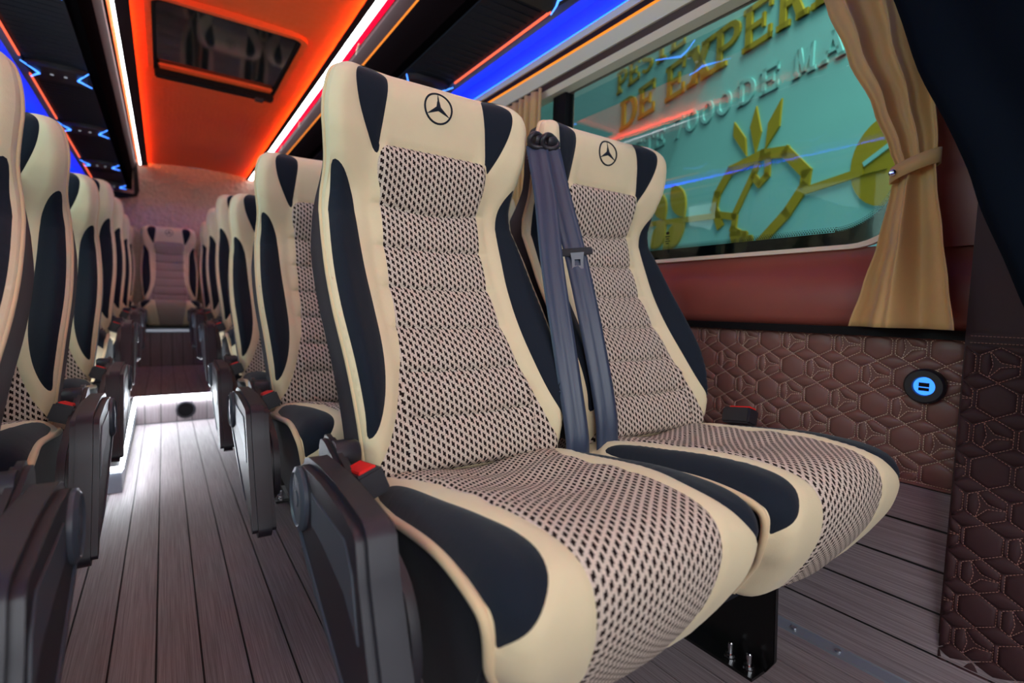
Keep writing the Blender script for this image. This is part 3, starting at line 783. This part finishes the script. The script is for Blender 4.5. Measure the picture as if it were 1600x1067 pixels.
class DistField:
    """distance to a set of polylines, hashed on a grid"""
    def __init__(s, loops, cell=.02):
        s.c = cell; s.h = {}
        for lp in loops:
            for a, b in zip(lp, lp[1:]+lp[:1]):
                k = (int(math.floor((a[0]+b[0])/2/cell)), int(math.floor((a[1]+b[1])/2/cell))); s.h.setdefault(k, []).append((a, b))
    def d(s, p, mx=.03):
        best = mx; kx, ky = int(math.floor(p[0]/s.c)), int(math.floor(p[1]/s.c)); rr = int(mx/s.c)+1
        for i in range(kx-rr, kx+rr+1):
            for j in range(ky-rr, ky+rr+1):
                for a, b in s.h.get((i, j), ()):
                    dx, dy = b[0]-a[0], b[1]-a[1]; L2 = dx*dx+dy*dy
                    t = 0 if L2 == 0 else max(0, min(1, ((p[0]-a[0])*dx+(p[1]-a[1])*dy)/L2))
                    q_ = math.hypot(p[0]-a[0]-dx*t, p[1]-a[1]-dy*t)
                    if q_ < best: best = q_
        return best
def panels(outline, regions, surf, h, base_name, base_mat, extra=()):
    """triangulate outline with the regions cut out of it; returns {name: mesh list}"""
    ol = resample(outline, .007); rl = [(nm, mt, resample(lp, .006)) for nm, mt, lp in regions]
    df = DistField([ol]+[r_[2] for r_ in rl]); dfo = DistField([ol]); dfr = DistField([r_[2] for r_ in rl]) if rl else None
    pts = []; edges = []
    for lp in [ol]+[r_[2] for r_ in rl]:
        n0 = len(pts); pts += lp; n = len(lp); edges += [(n0+i, n0+(i+1) % n) for i in range(n)]
    x0, x1 = min(p[0] for p in ol), max(p[0] for p in ol); y0, y1 = min(p[1] for p in ol), max(p[1] for p in ol)
    ext = [p for p in extra if inside(p, ol) and df.d(p) > .003]; pts += ext; eg = {}
    for p in ext: eg.setdefault((int(p[0]//h), int(p[1]//h)), []).append(p)
    near = lambda x, y: any(math.hypot(x-p[0], y-p[1]) < h*.5 for i in (-1, 0, 1) for k in (-1, 0, 1) for p in eg.get((int(x//h)+i, int(y//h)+k), ()))
    j = 0; y = y0+h/2
    while y < y1:
        x = x0+h/2+(h/2 if j % 2 else 0)
        while x < x1:
            if inside((x, y), ol) and df.d((x, y)) > h*.55 and not near(x, y): pts.append((x, y))
            x += h
        y += h*.87; j += 1
    r_ = delaunay_2d_cdt([Vector(p) for p in pts], edges, [], 0, 1e-6)
    V = [(v.x, v.y) for v in r_[0]]; groups = {}
    for f in r_[2]:
        c = (sum(V[i][0] for i in f)/len(f), sum(V[i][1] for i in f)/len(f))
        if not inside(c, ol): continue
        k = -1
        for i, (nm, mt, lp) in enumerate(rl):
            if inside(c, lp): k = i
        groups.setdefault(k, []).append(tuple(f))
    S3 = [surf(p[0], p[1], dfo.d(p, .04), dfr.d(p, .02) if dfr else .02) for p in V]
    res = []
    for k, fs in groups.items():
        used = sorted({i for f in fs for i in f}); mp = {i: n for n, i in enumerate(used)}
        nm, mt = (base_name, base_mat) if k < 0 else rl[k][:2]
        me = mkmesh(nm, [S3[i] for i in used], [tuple(mp[i] for i in f) for f in fs], MAT[mt], True, [V[i] for i in used])
        res.append((nm, me))
    return res, ol

YO = .60     # seat origin y (row 1 coordinates), z 0
ZV = [.40, .45, .52, .60, .70, .78, .89, .98, 1.08, 1.13, 1.2]
YV = [.745, .762, .784, .825, .893, .935, .965, .947, .930, .943, .97]
pz = spl([(z, y) for z, y in zip(ZV, YV)], 6); PZ, PYv = [p[0] for p in pz], [p[1] for p in pz]
WV = [(-.03, .185), (0, .190), (.08, .200), (.16, .207), (.25, .212), (.35, .210), (.44, .202), (.505, .198), (.575, .207), (.62, .206), (.655, .197), (.674, .180), (.6815, .155), (.683, .10), (.684, .0)]
half = spl(WV, 4)
back_outline = [(w_, v) for v, w_ in half] + [(-w_, v) for v, w_ in half[::-1][1:]]
seams = [.443, .362, .286, .213, .140, .066]
def curve_dip(x, v0): return v0 - (.012*math.cos(x/.11*PI/2) if v0 == .443 and abs(x) < .11 else .004*math.cos(min(1, abs(x)/.12)*PI/2))
def back_surf(x, v, do, dr):
    y = interp(.45+v, PZ, PYv)
    ax = abs(x)
    b = .045*max(0, min(1, (ax-.10)/.09))**1.3 * (math.sin(PI*max(0, min(1, (v+.02)/.44)))**.8 if -.02 < v < .42 else 0)
    b += .010*max(0, min(1, (ax-.10)/.08))*(1 if v < .45 else max(0, 1-(v-.45)/.15))
    y -= b
    if v > .46: b2 = .026*max(0, min(1, (ax-.085)/.11))**1.2*min(1, (v-.46)/.10); y -= b2
    y += .020*(1-min(1, do/.024))**2
    y += .0035*math.exp(-(dr/.004)**2)
    if ax < .125 and v < .55:
        e_ = max(0, min(1, (.125-ax)/.02)) if v > .12 else 1
        ss = [.548]+seams+[-.02]
        for hi, lo in zip(ss, ss[1:]):
            H_ = curve_dip(x, hi) if hi in seams else hi; L_ = curve_dip(x, lo) if lo in seams else lo
            if L_ <= v <= H_:
                t = (v-L_)/(H_-L_); y -= (.020 if hi == .548 else .014)*e_*(4*t*(1-t))**.42
                break
    return (x, y-YO, .45+v)
def mirror(lp): return [(-x, v) for x, v in lp]
chk_r = spl([(.118, .152), (.108, .22), (.104, .34), (.106, .45), (.114, .49), (.1160, .515), (.1105, .536), (.099, .546), (.082, .5495)], 5)
chk_r = [(.190, -.03), (.178, .0), (.160, .03), (.140, .079)] + chk_r
back_regions = [('centre_panel', 'check', chk_r+mirror(chk_r)[::-1])]
tb = spl([(.104, .672), (.122, .685), (.143, .681), (.160, .664), (.164, .640), (.156, .602), (.136, .556), (.118, .529), (.112, .565), (.106, .610), (.101, .650)], 4, True)
lb = spl([(.1945, .506), (.176, .493), (.160, .460), (.153, .42), (.150, .34), (.146, .25), (.147, .18), (.156, .12), (.171, .075), (.191, .045), (.1955, .085), (.2015, .16), (.2065, .25), (.2050, .34), (.1985, .42), (.1945, .46)], 4, True)
for nm, lp in (('headrest_insert', tb), ('side_insert', lb)):
    back_regions += [(nm, 'navy', lp), (nm, 'navy', mirror(lp))]
BACK, ol_b = panels(back_outline, back_regions, back_surf, .0085, 'backrest', 'cream', extra=[(-.13+.005*k, curve_dip(-.13+.005*k, v0)+o_) for v0 in seams for o_ in (0, .0035, -.0035) for k in range(53)])

def rim(loop3, steps, mats):
    """successive rings: each step maps a loop point to a new one; returns meshes"""
    n = len(loop3)
    return n
edge3 = [Vector(back_surf(x, v, 0, .02)) for x, v in ol_b]
cen = Vector((0, 0, .45+.34))
def shrink(p, d):      # move a rim point toward the middle of the seat in x/z
    q_ = Vector((p.x, 0, p.z)) - Vector((0, 0, max(.5, min(1.07, p.z)))); L_ = q_.length
    return p - (q_/L_)*d if L_ > 1e-6 else p
def ringmesh(name, rings, mat, cap=False):
    n = len(rings[0]); vs = [tuple(p) for r_ in rings for p in r_]; fs = []
    for a in range(len(rings)-1):
        for i in range(n):
            j = (i+1) % n; fs.append((a*n+i, a*n+j, (a+1)*n+j, (a+1)*n+i))
    if cap: 
        c = Vector((0, 0, 0))
        for p in rings[-1]: c += p
        vs.append(tuple(c/n)); m = len(rings)-1
        fs += [(m*n+i, m*n+(i+1) % n, len(vs)-1) for i in range(n)]
    me = mkmesh(name, vs, fs, MAT[mat], True); fixn(me); return me
Yb = lambda p, d: Vector((p.x, p.y+d, p.z))
r0 = edge3; up_ = lambda p: max(0, min(1, (p.z-.80)/.18))       # 0 below the waist, 1 at the headrest
r1 = [Yb(shrink(p, -.003), .004+.004*up_(p)) for p in edge3]; r2 = [Yb(shrink(p, -.003), .009+.013*up_(p)) for p in edge3]
CREAMRIM = ringmesh('backrest_border', [r0, r1, r2], 'cream')
r3 = [Yb(shrink(p, -.002+.004*up_(p)), .018+.012*up_(p)) for p in edge3]; r4 = [Yb(shrink(p, -.002+.006*up_(p)), .115-.050*up_(p)) for p in edge3]; r5 = [Yb(shrink(p, .018), .135-.052*up_(p)) for p in edge3]
SHELL = ringmesh('back_shell', [r2, r3, r4, r5], 'shell', True)
gp_ = G().tube([tuple(p) for p in r2], .0042, 6, True)
PIPE = fixn(mkmesh('backrest_piping', gp_.v, gp_.f, MAT['piping'], True))

# cushion
PYZ = [(.80, .43), (.70, .443), (.60, .456), (.50, .467), (.42, .466), (.375, .456), (.353, .436), (.346, .405), (.354, .362), (.375, .318), (.405, .272), (.43, .235)]
cp = spl(PYZ, 6); CS = [0]
for a, b in zip(cp, cp[1:]): CS.append(CS[-1]+math.hypot(b[0]-a[0], b[1]-a[1]))
CY, CZ = [p[0] for p in cp], [p[1] for p in cp]; SMAX = CS[-1]
def cush_pt(x, s, do=.04, dr=.02, off=0):
    y = interp(s, CS, CY); z = interp(s, CS, CZ); e_ = .004
    ty = interp(s+e_, CS, CY)-interp(s-e_, CS, CY); tz = interp(s+e_, CS, CZ)-interp(s-e_, CS, CZ); L_ = math.hypot(ty, tz) or 1
    ny, nz = tz/L_, -ty/L_      # outward (up / forward)
    top = max(0, min(1, (.42-s)/.15))
    d = off - .026*(1-min(1, do/.040))**2 - .003*math.exp(-(dr/.004)**2)
    if abs(x) < .13: d += -.014*top*(.5+.5*math.cos(PI*x/.13)) + .006*(1-top)*(.5+.5*math.cos(PI*x/.13))
    if abs(x) < .13 and .10 < s < .30: d += .004*math.sin((s-.1)/.1*PI)**2 - .002
    return (x, y + ny*d - YO, z + nz*d)
CW = [(0, .195), (.08, .205), (.2, .206), (.33, .209), (.40, .213), (.45, .212), (.50, .207), (.55, .198), (.59, .180), (SMAX-.012, .160), (SMAX-.003, .135), (SMAX, .10), (SMAX+.001, 0)]
ch_ = spl(CW, 4)
cush_outline = [(w_, s) for s, w_ in ch_] + [(-w_, s) for s, w_ in ch_[::-1][1:]]
cq = spl([(.178, .02), (.162, .06), (.136, .12), (.126, .2), (.122, .29), (.117, .35), (.112, .40), (.107, .45), (.101, .50), (.094, .55), (.086, .60), (.080, SMAX+.01)], 4)
cq = [(.19, -.01)] + cq
ci = spl([(.196, .095), (.177, .104), (.166, .150), (.161, .25), (.152, .32), (.143, .365), (.141, .405), (.149, .440), (.168, .470), (.195, .498), (.2020, .508), (.2045, .496), (.2075, .46), (.2105, .42), (.2085, .36), (.2060, .28), (.2035, .19)], 4, True)
CUSH, ol_c = panels(cush_outline, [('seat_panel', 'check', cq+mirror(cq)[::-1]), ('cushion_insert', 'navy', ci), ('cushion_insert', 'navy', mirror(ci))],
                    cush_pt, .0085, 'cushion', 'cream')
ce = [Vector(cush_pt(x, s, 0)) for x, s in ol_c]
c1 = [Vector(cush_pt(x*1.008, s, 0, .02, -.004)) for x, s in ol_c]
c2 = [Vector(cush_pt(x*1.0, s, 0, .02, -.016)) for x, s in ol_c]
CBORDER = ringmesh('cushion_border', [ce, c1, c2], 'shell')
gp_ = G().tube([tuple(p) for p in c1], .0062, 6, True); CPIPE = fixn(mkmesh('cushion_piping', gp_.v, gp_.f, MAT['piping'], True))
# dark sides and underside: lofted box following the profile
side_prof = []
for s in [0, .05, .1, .15, .2, .25, .3, .34, .38, .42, .46, .5, .54, .58, SMAX-.01]:
    x_, y_, z_ = cush_pt(0.16, s, .04, .02, -.032); side_prof.append((y_, z_))
bottom = [(.44-YO, .25), (.50-YO, .255), (.62-YO, .27), (.76-YO, .285), (.82-YO, .31), (.83-YO, .40)]
gs = G().prism(side_prof+bottom, 'x', -.203, .203)
_t = gs.build('cushion_base', MAT['shell'], None, bevel=.006); CBASE = _t.data; bpy.data.objects.remove(_t)

# emblem: ring with a three-pointed star, embroidered
def emblem_mesh():
    g = G(); R0 = .0305; n = 32
    def P(x, z, d):
        q_ = back_surf(x, .633+z, .04, .02); return (q_[0], q_[1]-d, q_[2])
    for d_ in (0,):
        vs = []
        for k in range(n):
            a = 2*PI*k/n
            for rr, dd in ((R0, .0002), (R0-.0006, .0020), (R0-.0032, .0020), (R0-.0038, .0002)): vs.append(P(rr*math.cos(a), rr*math.sin(a)*1.0, dd))
        fs = []
        for k in range(n):
            j = (k+1) % n
            for m in range(3): fs.append((k*4+m, j*4+m, j*4+m+1, k*4+m+1))
        g.add(vs, fs)
    pts = []
    for k in range(3):
        a = PI/2+k*2*PI/3; pts.append(((R0-.002)*math.cos(a), (R0-.002)*math.sin(a))); a += PI/3; pts.append((.0052*math.cos(a), .0052*math.sin(a)))
    vs = [P(0, 0, .0030)] + [P(x, z, .0012) for x, z in pts]+[P(x, z, 0) for x, z in pts]
    fs = [(0, 1+i, 1+(i+1) % 6) for i in range(6)] + [(1+i, 7+i, 7+(i+1) % 6, 1+(i+1) % 6) for i in range(6)]
    g.add(vs, fs)
    me = mkmesh('emblem', g.v, g.f, MAT['navy']); fixn(me); return me
EMBLEM = emblem_mesh()

def keep(g_obj): me = g_obj.data; bpy.data.objects.remove(g_obj); return me
# armrest (folded down) for the left-hand side of a seat: x from -.300 to -.262 relative to the seat centre
arm_poly = spl([(.695, .498), (.60, .502), (.49, .494), (.468, .488), (.459, .478)], 3)
arm_poly += spl([(.449, .44), (.415, .36), (.378, .285), (.373, .266), (.386, .253), (.406, .257), (.424, .275)], 3) + spl([(.50, .285), (.58, .325), (.64, .358), (.70, .385), (.738, .42), (.745, .455), (.728, .487)], 3)
sc = lambda y, z: (y*1.045-YO, .70+(z-.70)*1.045)
arm_poly = [sc(y, z) for y, z in arm_poly]
ARM = keep(G().prism(arm_poly, 'x', -.295, -.252).build('armrest', MAT['armpad'], bevel=.010))
CAP = keep(G().lathe([(.043, 0), (.043, -.005), (.036, -.009), (.034, -.0065), (.012, -.0065), (.010, -.008)], (-.295, sc(.695, .445)[0], sc(.695, .445)[1]), 'x', 28).build('hinge_cap', MAT['hinge'], smooth=True, sharp=.6))
inset_poly = [sc(y, z) for y, z in [(.64, .47), (.50, .466), (.475, .44), (.455, .38), (.50, .41), (.58, .425), (.635, .43)]]
INSET = keep(G().prism(inset_poly, 'x', -.2965, -.294).build('arm_inlay', MAT['hinge'], bevel=.001))
shield = [sc(y, z) for y, z in spl([(.775, .505), (.70, .495), (.55, .452), (.47, .42), (.44, .36), (.45, .31), (.49, .29), (.55, .30), (.62, .325), (.69, .355), (.74, .385), (.78, .43)], 4, True)]
SHIELD = keep(G().prism(shield, 'x', -.2515, -.232).build('side_cover', MAT['plastic'], bevel=.006))
shield2 = [sc(y, z) for y, z in spl([(.71, .405), (.62, .365), (.53, .325), (.47, .30), (.53, .318), (.62, .352), (.70, .392)], 4, True)]
SHIELD2 = keep(G().prism(shield2, 'x', -.2975, -.293).build('cover_moulding', MAT['hinge'], bevel=.002))
bk_c = Vector((-.222, .688-YO, .458))
def buckle_meshes():
    g = G().box(-.019, .019, -.038, .034, -.020, .018); o = g.build('buckle', MAT['plastic'], bevel=.004); b = keep(o)
    g = G().box(-.0125, .0125, -.034, .020, .0165, .0215); o = g.build('release_button', MAT['red'], bevel=.0015); r_ = keep(o)
    return b, r_
BKB, BKR = buckle_meshes()
pivot = G().lathe([(.022, -.01), (.022, .02), (.018, .026)], (-.235, .755-YO, .478), 'x', 16); PIVOT = keep(pivot.build('recline_pivot', MAT['plastic'], smooth=True, sharp=.6))

MIR = {}
def mirrored(me):
    if me.name in MIR: return MIR[me.name]
    m = me.copy()
    for v in m.vertices: v.co.x = -v.co.x
    m.flip_normals(); MIR[me.name] = m; return m

def make_seat(cx, dy, z, label, arm=None, buckle=None, group='coach seats', recline=0):
    s = empty('coach_seat', (cx, YO+dy, z), label, 'seat', group)
    for nm, me in BACK: link(nm, me, s)
    link('backrest_border', CREAMRIM, s); link('back_shell', SHELL, s); link('backrest_piping', PIPE, s); link('emblem', EMBLEM, s)
    for nm, me in CUSH: link(nm, me, s)
    link('cushion_border', CBORDER, s); link('cushion_piping', CPIPE, s); link('cushion_base', CBASE, s)
    if arm:
        f = (lambda m: m) if arm == 'L' else mirrored
        a = link('armrest', f(ARM), s); link('hinge_cap', f(CAP), a); link('arm_inlay', f(INSET), a)
        c = link('side_cover', f(SHIELD), s); link('cover_moulding', f(SHIELD2), c); link('recline_pivot', f(PIVOT), s)
    if recline:
        M_ = Matrix.Translation((0, .16, .45)) @ Matrix.Rotation(-recline, 4, 'X') @ Matrix.Translation((0, -.16, -.45))
        for c_ in s.children:
            if c_.name.split('.')[0] in ('backrest', 'centre_panel', 'headrest_insert', 'side_insert', 'backrest_border', 'back_shell', 'backrest_piping', 'emblem'): c_.matrix_local = M_
    if buckle:
        sg = 1 if buckle == 'L' else -1
        b = link('buckle', BKB, s, (bk_c.x*sg, bk_c.y, bk_c.z)); b.rotation_euler = (-.15, -.35*sg, .1*sg)
        link('release_button', BKR, b)
    return s

XW1, XW2 = .447, .902
rows_R = [(0, 0), (.69, 0), (1.39, 0), (2.10, .115), (2.81, .15), (3.51, .155)]
ordn = ['front', 'second', 'third', 'fourth', 'fifth', 'sixth']
for i, (dy, z) in enumerate(rows_R):
    if i == 0:
        la = 'cream and black seat with check centre in the foreground, armrest folded beside the aisle'
        lw = 'cream and black seat with check centre by the window, behind the hanging seat belts'
    else:
        la = 'cream and black aisle seat in the %s row right of the aisle' % ordn[i]
        lw = 'cream and black window seat in the %s row right of the aisle' % ordn[i]
    make_seat(XW1-(.015 if i in (1, 2) else .008 if i else 0), dy, z, la, 'L', 'L', 'seats right of the aisle')
    make_seat(XW2-(.008 if i else 0), dy, z, lw, None, 'R', 'seats right of the aisle')
rows_L = [(.04, 0), (.72, 0), (1.42, .0), (2.12, .115), (2.81, .15), (3.51, .155)]
for i, (dy, z) in enumerate(rows_L):
    lb_ = ('nearest single seat left of the aisle, cut off by the left edge' if i == 0 else 'single cream and black seat in the %s row left of the aisle' % ordn[i])
    make_seat(-.388-(.010 if i else 0), dy, z, lb_, 'R', 'R', 'seats left of the aisle', recline=.20 if i == 0 else 0)
for i, x in enumerate((-.425, .05, .525, .99)):
    make_seat(x, 4.78, .23, ['leftmost seat of the raised back row against the left wall', 'back row seat facing straight down the aisle', 'back row seat just right of the one facing the aisle', 'rightmost seat of the raised back row by the right wall'][i], None, None, 'back row seats')

# ------------------------------------------------------------------ seat frames (parts of the aisle seat of each pair)
FR = {}
def frame_meshes(xa, xb, xl_):
    key = (xa, xb, xl_)
    if key in FR: return FR[key]
    hz = .245; out = []
    for y in (-.06, .14):
        out.append(('cross_beam', keep(G().box(xa, xb, y-.018, y+.018, hz-.022, hz+.006).build('cross_beam', MAT['blackmetal'], None, bevel=.003)), None))
    for xl in xl_:
        pts = [(-.125+.03, .0), (.205, .0), (.205, .012), (.17, hz-.02), (.11, hz-.02), (.08, .12), (.03, .105), (-.02, .13), (-.038, .20), (-.030, hz), (-.105, hz), (-.112, .03)]
        leg = keep(G().prism(pts, 'x', xl-.006, xl+.006).build('leg', MAT['blackmetal'], None, bevel=.0015))
        g = G().lathe([(.012, 0), (.012, .002), (.0095, .003), (.0095, .009), (.005, .010), (.005, .030), (.0035, .032)], (0, 0, .006), 'z', 12)
        bolt = keep(g.build('bolt', MAT['chrome'], None, smooth=True, sharp=.5))
        out.append(('leg', leg, [(bolt, (xl-.028, yb, 0)) for yb in (-.075, -.035)]))
        out.append(('foot_plate', keep(G().box(xl-.05, xl-.006, -.095, .205, 0.0, .006).build('foot_plate', MAT['blackmetal'], None)), None))
    FR[key] = out
    return out
def add_frame(seat, xa, xb, xl_):
    for nm, me, kids in frame_meshes(xa, xb, xl_):
        o = link(nm, me, seat)
        for b, loc in (kids or ()): link('bolt', b, o, loc)
for o in [o for o in COL.objects if o.name.startswith('coach_seat')]:
    if o['group'] == 'seats right of the aisle' and o.location.x < .6: add_frame(o, -.19, .65, (-.07, .518))
    elif o['group'] == 'seats left of the aisle': add_frame(o, -.19, .19, (-.12, .12))
    elif o['group'] == 'back row seats': add_frame(o, -.20, .20, ())

# ------------------------------------------------------------------ seat belts between the foreground seats
def strap(name, path, wd, parent, roll=0, th=.0014):
    """path: (x,y,z,yaw) webbing centre line, width across x turned by yaw about the vertical"""
    P = spl([p[:3] for p in path], 8); n = len(P); yw = [interp(i/(n-1), [k/(len(path)-1) for k in range(len(path))], [p[3] for p in path]) for i in range(n)]
    vs = []; fs = []
    m = 6
    for i, p in enumerate(P):
        a = yw[i]; d = Vector((math.cos(a), math.sin(a), 0)); nn = Vector((math.sin(a), -math.cos(a), 0))
        for sd in (1, -1):
            for k in range(m+1):
                t = k/m-.5; wav = .0022*math.sin(k*2.1+i*.13)
                vs.append(Vector(p)+d*(wd*t)+nn*(wav+sd*th/2))
    s_ = 2*(m+1)
    for i in range(n-1):
        for k in range(m):
            fs.append((i*s_+k, i*s_+k+1, (i+1)*s_+k+1, (i+1)*s_+k)); fs.append((i*s_+m+1+k, (i+1)*s_+m+1+k, (i+1)*s_+m+2+k, i*s_+m+2+k))
        fs.append((i*s_, (i+1)*s_, (i+1)*s_+m+1, i*s_+m+1)); fs.append((i*s_+m, i*s_+2*m+1, (i+1)*s_+2*m+1, (i+1)*s_+m))
    return obj(name, vs, fs, MAT['belt'], parent, True)
def seat_belt(x0, label, path, tongue_t=None, gx=0):
    e = empty('seat_belt', (path[0][0], path[0][1], path[0][2]), label, 'seat belt', 'seat belts between the foreground seats')
    o = Vector(path[0][:3]); pth = [(p[0]-o.x, p[1]-o.y, p[2]-o.z, p[3]) for p in path]
    strap('webbing', pth, .047, e)
    gd = G().tube([(0.021*math.cos(a*PI/8), -.002+.004*math.sin(a*PI/4), .012+.014*math.sin(a*PI/8)) for a in range(16)], .0055, 8, True).build('belt_guide', MAT['plastic'], e, smooth=True)
    G().lathe([(.012, -.012), (.014, -.008), (.014, .008), (.012, .012)], (.006, .006, .016), 'x', 14).build('guide_roller', MAT['plastic'], gd, smooth=True, sharp=.6)
    if tongue_t is not None:
        P = spl([p[:3] for p in pth], 8); c = Vector(P[int(tongue_t*(len(P)-1))]); yw = path[1][3]
        t = G().box(-.033, .033, -.008, .006, -.007, .008).build('tongue_grip', MAT['plastic'], e, bevel=.003); t.location = c+Vector((0, -.006, 0)); t.rotation_euler = (.22, -.10, yw)
        g = G(); o_ = [(-.014, 0), (.014, 0), (.012, -.014), (.012, -.034), (-.012, -.034), (-.012, -.014)]; i_ = [(-.006, -.014), (.006, -.014), (.006, -.016), (.006, -.027), (-.006, -.027), (-.006, -.016)]
        g.add([(x, -.010, z) for x, z in o_]+[(x, -.010, z) for x, z in i_]+[(x, -.007, z) for x, z in o_]+[(x, -.007, z) for x, z in i_],
              [f for i in range(6) for f in ((i, (i+1) % 6, 6+(i+1) % 6, 6+i), (12+i, 18+i, 18+(i+1) % 6, 12+(i+1) % 6), (i, 12+i, 12+(i+1) % 6, (i+1) % 6), (6+i, 6+(i+1) % 6, 18+(i+1) % 6, 18+i))])
        g.build('tongue', MAT['chrome'], t)
    return e
seat_belt(0, 'black seat belt hanging nearest the foreground seat, without a tongue in view', [(.664, .900, 1.045, -.5), (.660, .860, .93, -.6), (.652, .818, .78, -.6), (.648, .762, .60, -.5), (.648, .725, .47, -.4), (.650, .720, .42, -.3)])
seat_belt(0, 'black seat belt with metal tongue, hanging beside the window seat', [(.690, .890, 1.045, -.5), (.697, .862, .95, -.6), (.712, .822, .82, -.6), (.720, .768, .65, -.5), (.726, .728, .50, -.4), (.728, .720, .42, -.3)], .40)
e = empty('belt_bracket', (.70, .935, 1.06), 'black bracket holding the belt guides beside the headrest', 'bracket')
G().prism([(-.035, -.03), (.012, -.03), (.018, .00), (.012, .022), (-.004, .03), (-.020, .01)], 'y', -.012, .012).build('plate', MAT['plastic'], e, bevel=.004)
G().lathe([(.010, -.03), (.010, .0)], (-.028, 0, -.008), 'y', 12).build('post', MAT['plastic'], e); G().lathe([(.010, -.04), (.010, .0)], (-.008, 0, -.006), 'y', 12).build('post', MAT['plastic'], e)

# ------------------------------------------------------------------ curtains
def pleats(name, rows, amp, nfold, mat, parent, origin, nx=70, phase=0, thick=.0012, ab=None):
    """rows: (z, y_rear, y_front, x, amp factor) from the top down"""
    rows = [tuple(r_) for r_ in spl(rows, 5)] if len(rows[0]) <= 4 else rows
    vs = []; fs = []; m = len(rows)
    for z, ya, yb, x, am in rows:
        for k in range(nx+1):
            t = k/nx; f = t*nfold*2*PI+phase
            dx = am*amp*(math.sin(f)+.35*math.sin(2.3*f+1+z*4)); dy = .25*am*amp*math.cos(f)
            vs.append((x+dx-origin[0], ya+(yb-ya)*t+dy-origin[1], z-origin[2]))
    for r_ in range(m-1):
        for k in range(nx): fs.append((r_*(nx+1)+k, r_*(nx+1)+k+1, (r_+1)*(nx+1)+k+1, (r_+1)*(nx+1)+k))
    o = obj(name, vs, fs, MAT[mat], parent, True)
    md = o.modifiers.new('thickness', 'SOLIDIFY'); md.thickness = thick
    return o
def rows_interp(keys, n=6):
    out = []
    for a, b in zip(keys, keys[1:]):
        for k in range(n):
            t = k/n; t2 = t*t*(3-2*t); out.append(tuple(a[i]+(b[i]-a[i])*(t if i == 0 else (t*.5+t2*.5)) for i in range(5)))
    out.append(keys[-1]); return out
org = (1.19, .42, 1.515)
cu = empty('curtain', org, 'tan curtain gathered by a buttoned tieback at the front edge of the window', 'curtain', 'tan window curtains')
pleats('upper_cloth', rows_interp([(1.512, .66, .40, 1.205, 1), (1.38, .588, .405, 1.20, 1), (1.25, .535, .395, 1.195, .95), (1.12, .475, .372, 1.19, .8), (1.03, .440, .362, 1.188, .45), (.995, .428, .362, 1.188, .32)]), .019, 2.6, 'curtain', cu, org, phase=.6)
pleats('lower_cloth', rows_interp([(.992, .428, .362, 1.188, .32), (.95, .436, .356, 1.188, .6), (.85, .452, .338, 1.185, .95), (.76, .472, .322, 1.18, 1.1), (.680, .490, .308, 1.175, 1.15)]), .022, 1.6, 'curtain', cu, org, phase=.9)
g = G(); n = 28
tb_ = []
for k in range(n):
    a = 2*PI*k/n; y = .396+.040*math.cos(a); x = 1.186+.020*math.sin(a); tb_.append((x, y, .988+.016*(-(y-.396)/.04)*.8))
vs = []
for dx, dz in ((0, -.014), (0, .014), (-.0, .0)):
    if dz == 0: continue
    for p in tb_: vs.append((p[0]-org[0], p[1]-org[1], p[2]+dz-org[2]))
o = obj('tieback', vs, [(i, (i+1) % n, n+(i+1) % n, n+i) for i in range(n)], MAT['curtain'], cu, True)
md = o.modifiers.new('thickness', 'SOLIDIFY'); md.thickness = .003
G().lathe([(.0065, 0), (.0065, -.002), (.004, -.004), (.0015, -.0035)], (1.166-org[0]+.001, .425-org[1], .978-org[2]), 'x', 16).build('snap_button', MAT['chrome'], o, smooth=True, sharp=.5)

org2 = (1.20, 1.70, 1.53)
cu2 = empty('curtain', org2, 'tan curtain hanging straight behind the two foreground seats', 'curtain', 'tan window curtains')
pleats('upper_cloth', rows_interp([(1.535, 1.86, 1.60, 1.20, .7), (1.3, 1.85, 1.60, 1.20, 1), (1.0, 1.82, 1.63, 1.20, 1), (.70, 1.84, 1.61, 1.20, 1.1)]), .016, 6, 'curtain', cu2, org2)

# dark drape close by the camera on the right
org3 = (1.0, .2, 1.9)
dr = empty('partition_drape', org3, 'navy black drape hanging close at the upper right corner', 'drape')
edge = [(1.90, .56), (1.6, .50), (1.40, .445), (1.22, .378), (1.10, .340), (1.01, .300), (.93, .268), (.865, .248), (.79, .218), (.72, .192), (.62, .15), (.5, .10)]
nx = 40; vs = []; fs = []
rowsd = spl(edge, 4)
for z, ye in rowsd:
    for k in range(nx+1):
        t = k/nx; y = ye - t*.55 - .0; x = 1.0 + .035*math.sin(t*9+z*1.5)*min(1, t*6) + .012*(1-min(1, t*12))**2*2 + .10*t
        vs.append((x-org3[0], y-org3[1], z-org3[2]))
m = len(rowsd)
for r_ in range(m-1):
    for k in range(nx): fs.append((r_*(nx+1)+k, r_*(nx+1)+k+1, (r_+1)*(nx+1)+k+1, (r_+1)*(nx+1)+k))
o = obj('drape_cloth', vs, fs, MAT['drape'], dr, True); md = o.modifiers.new('thickness', 'SOLIDIFY'); md.thickness = .012
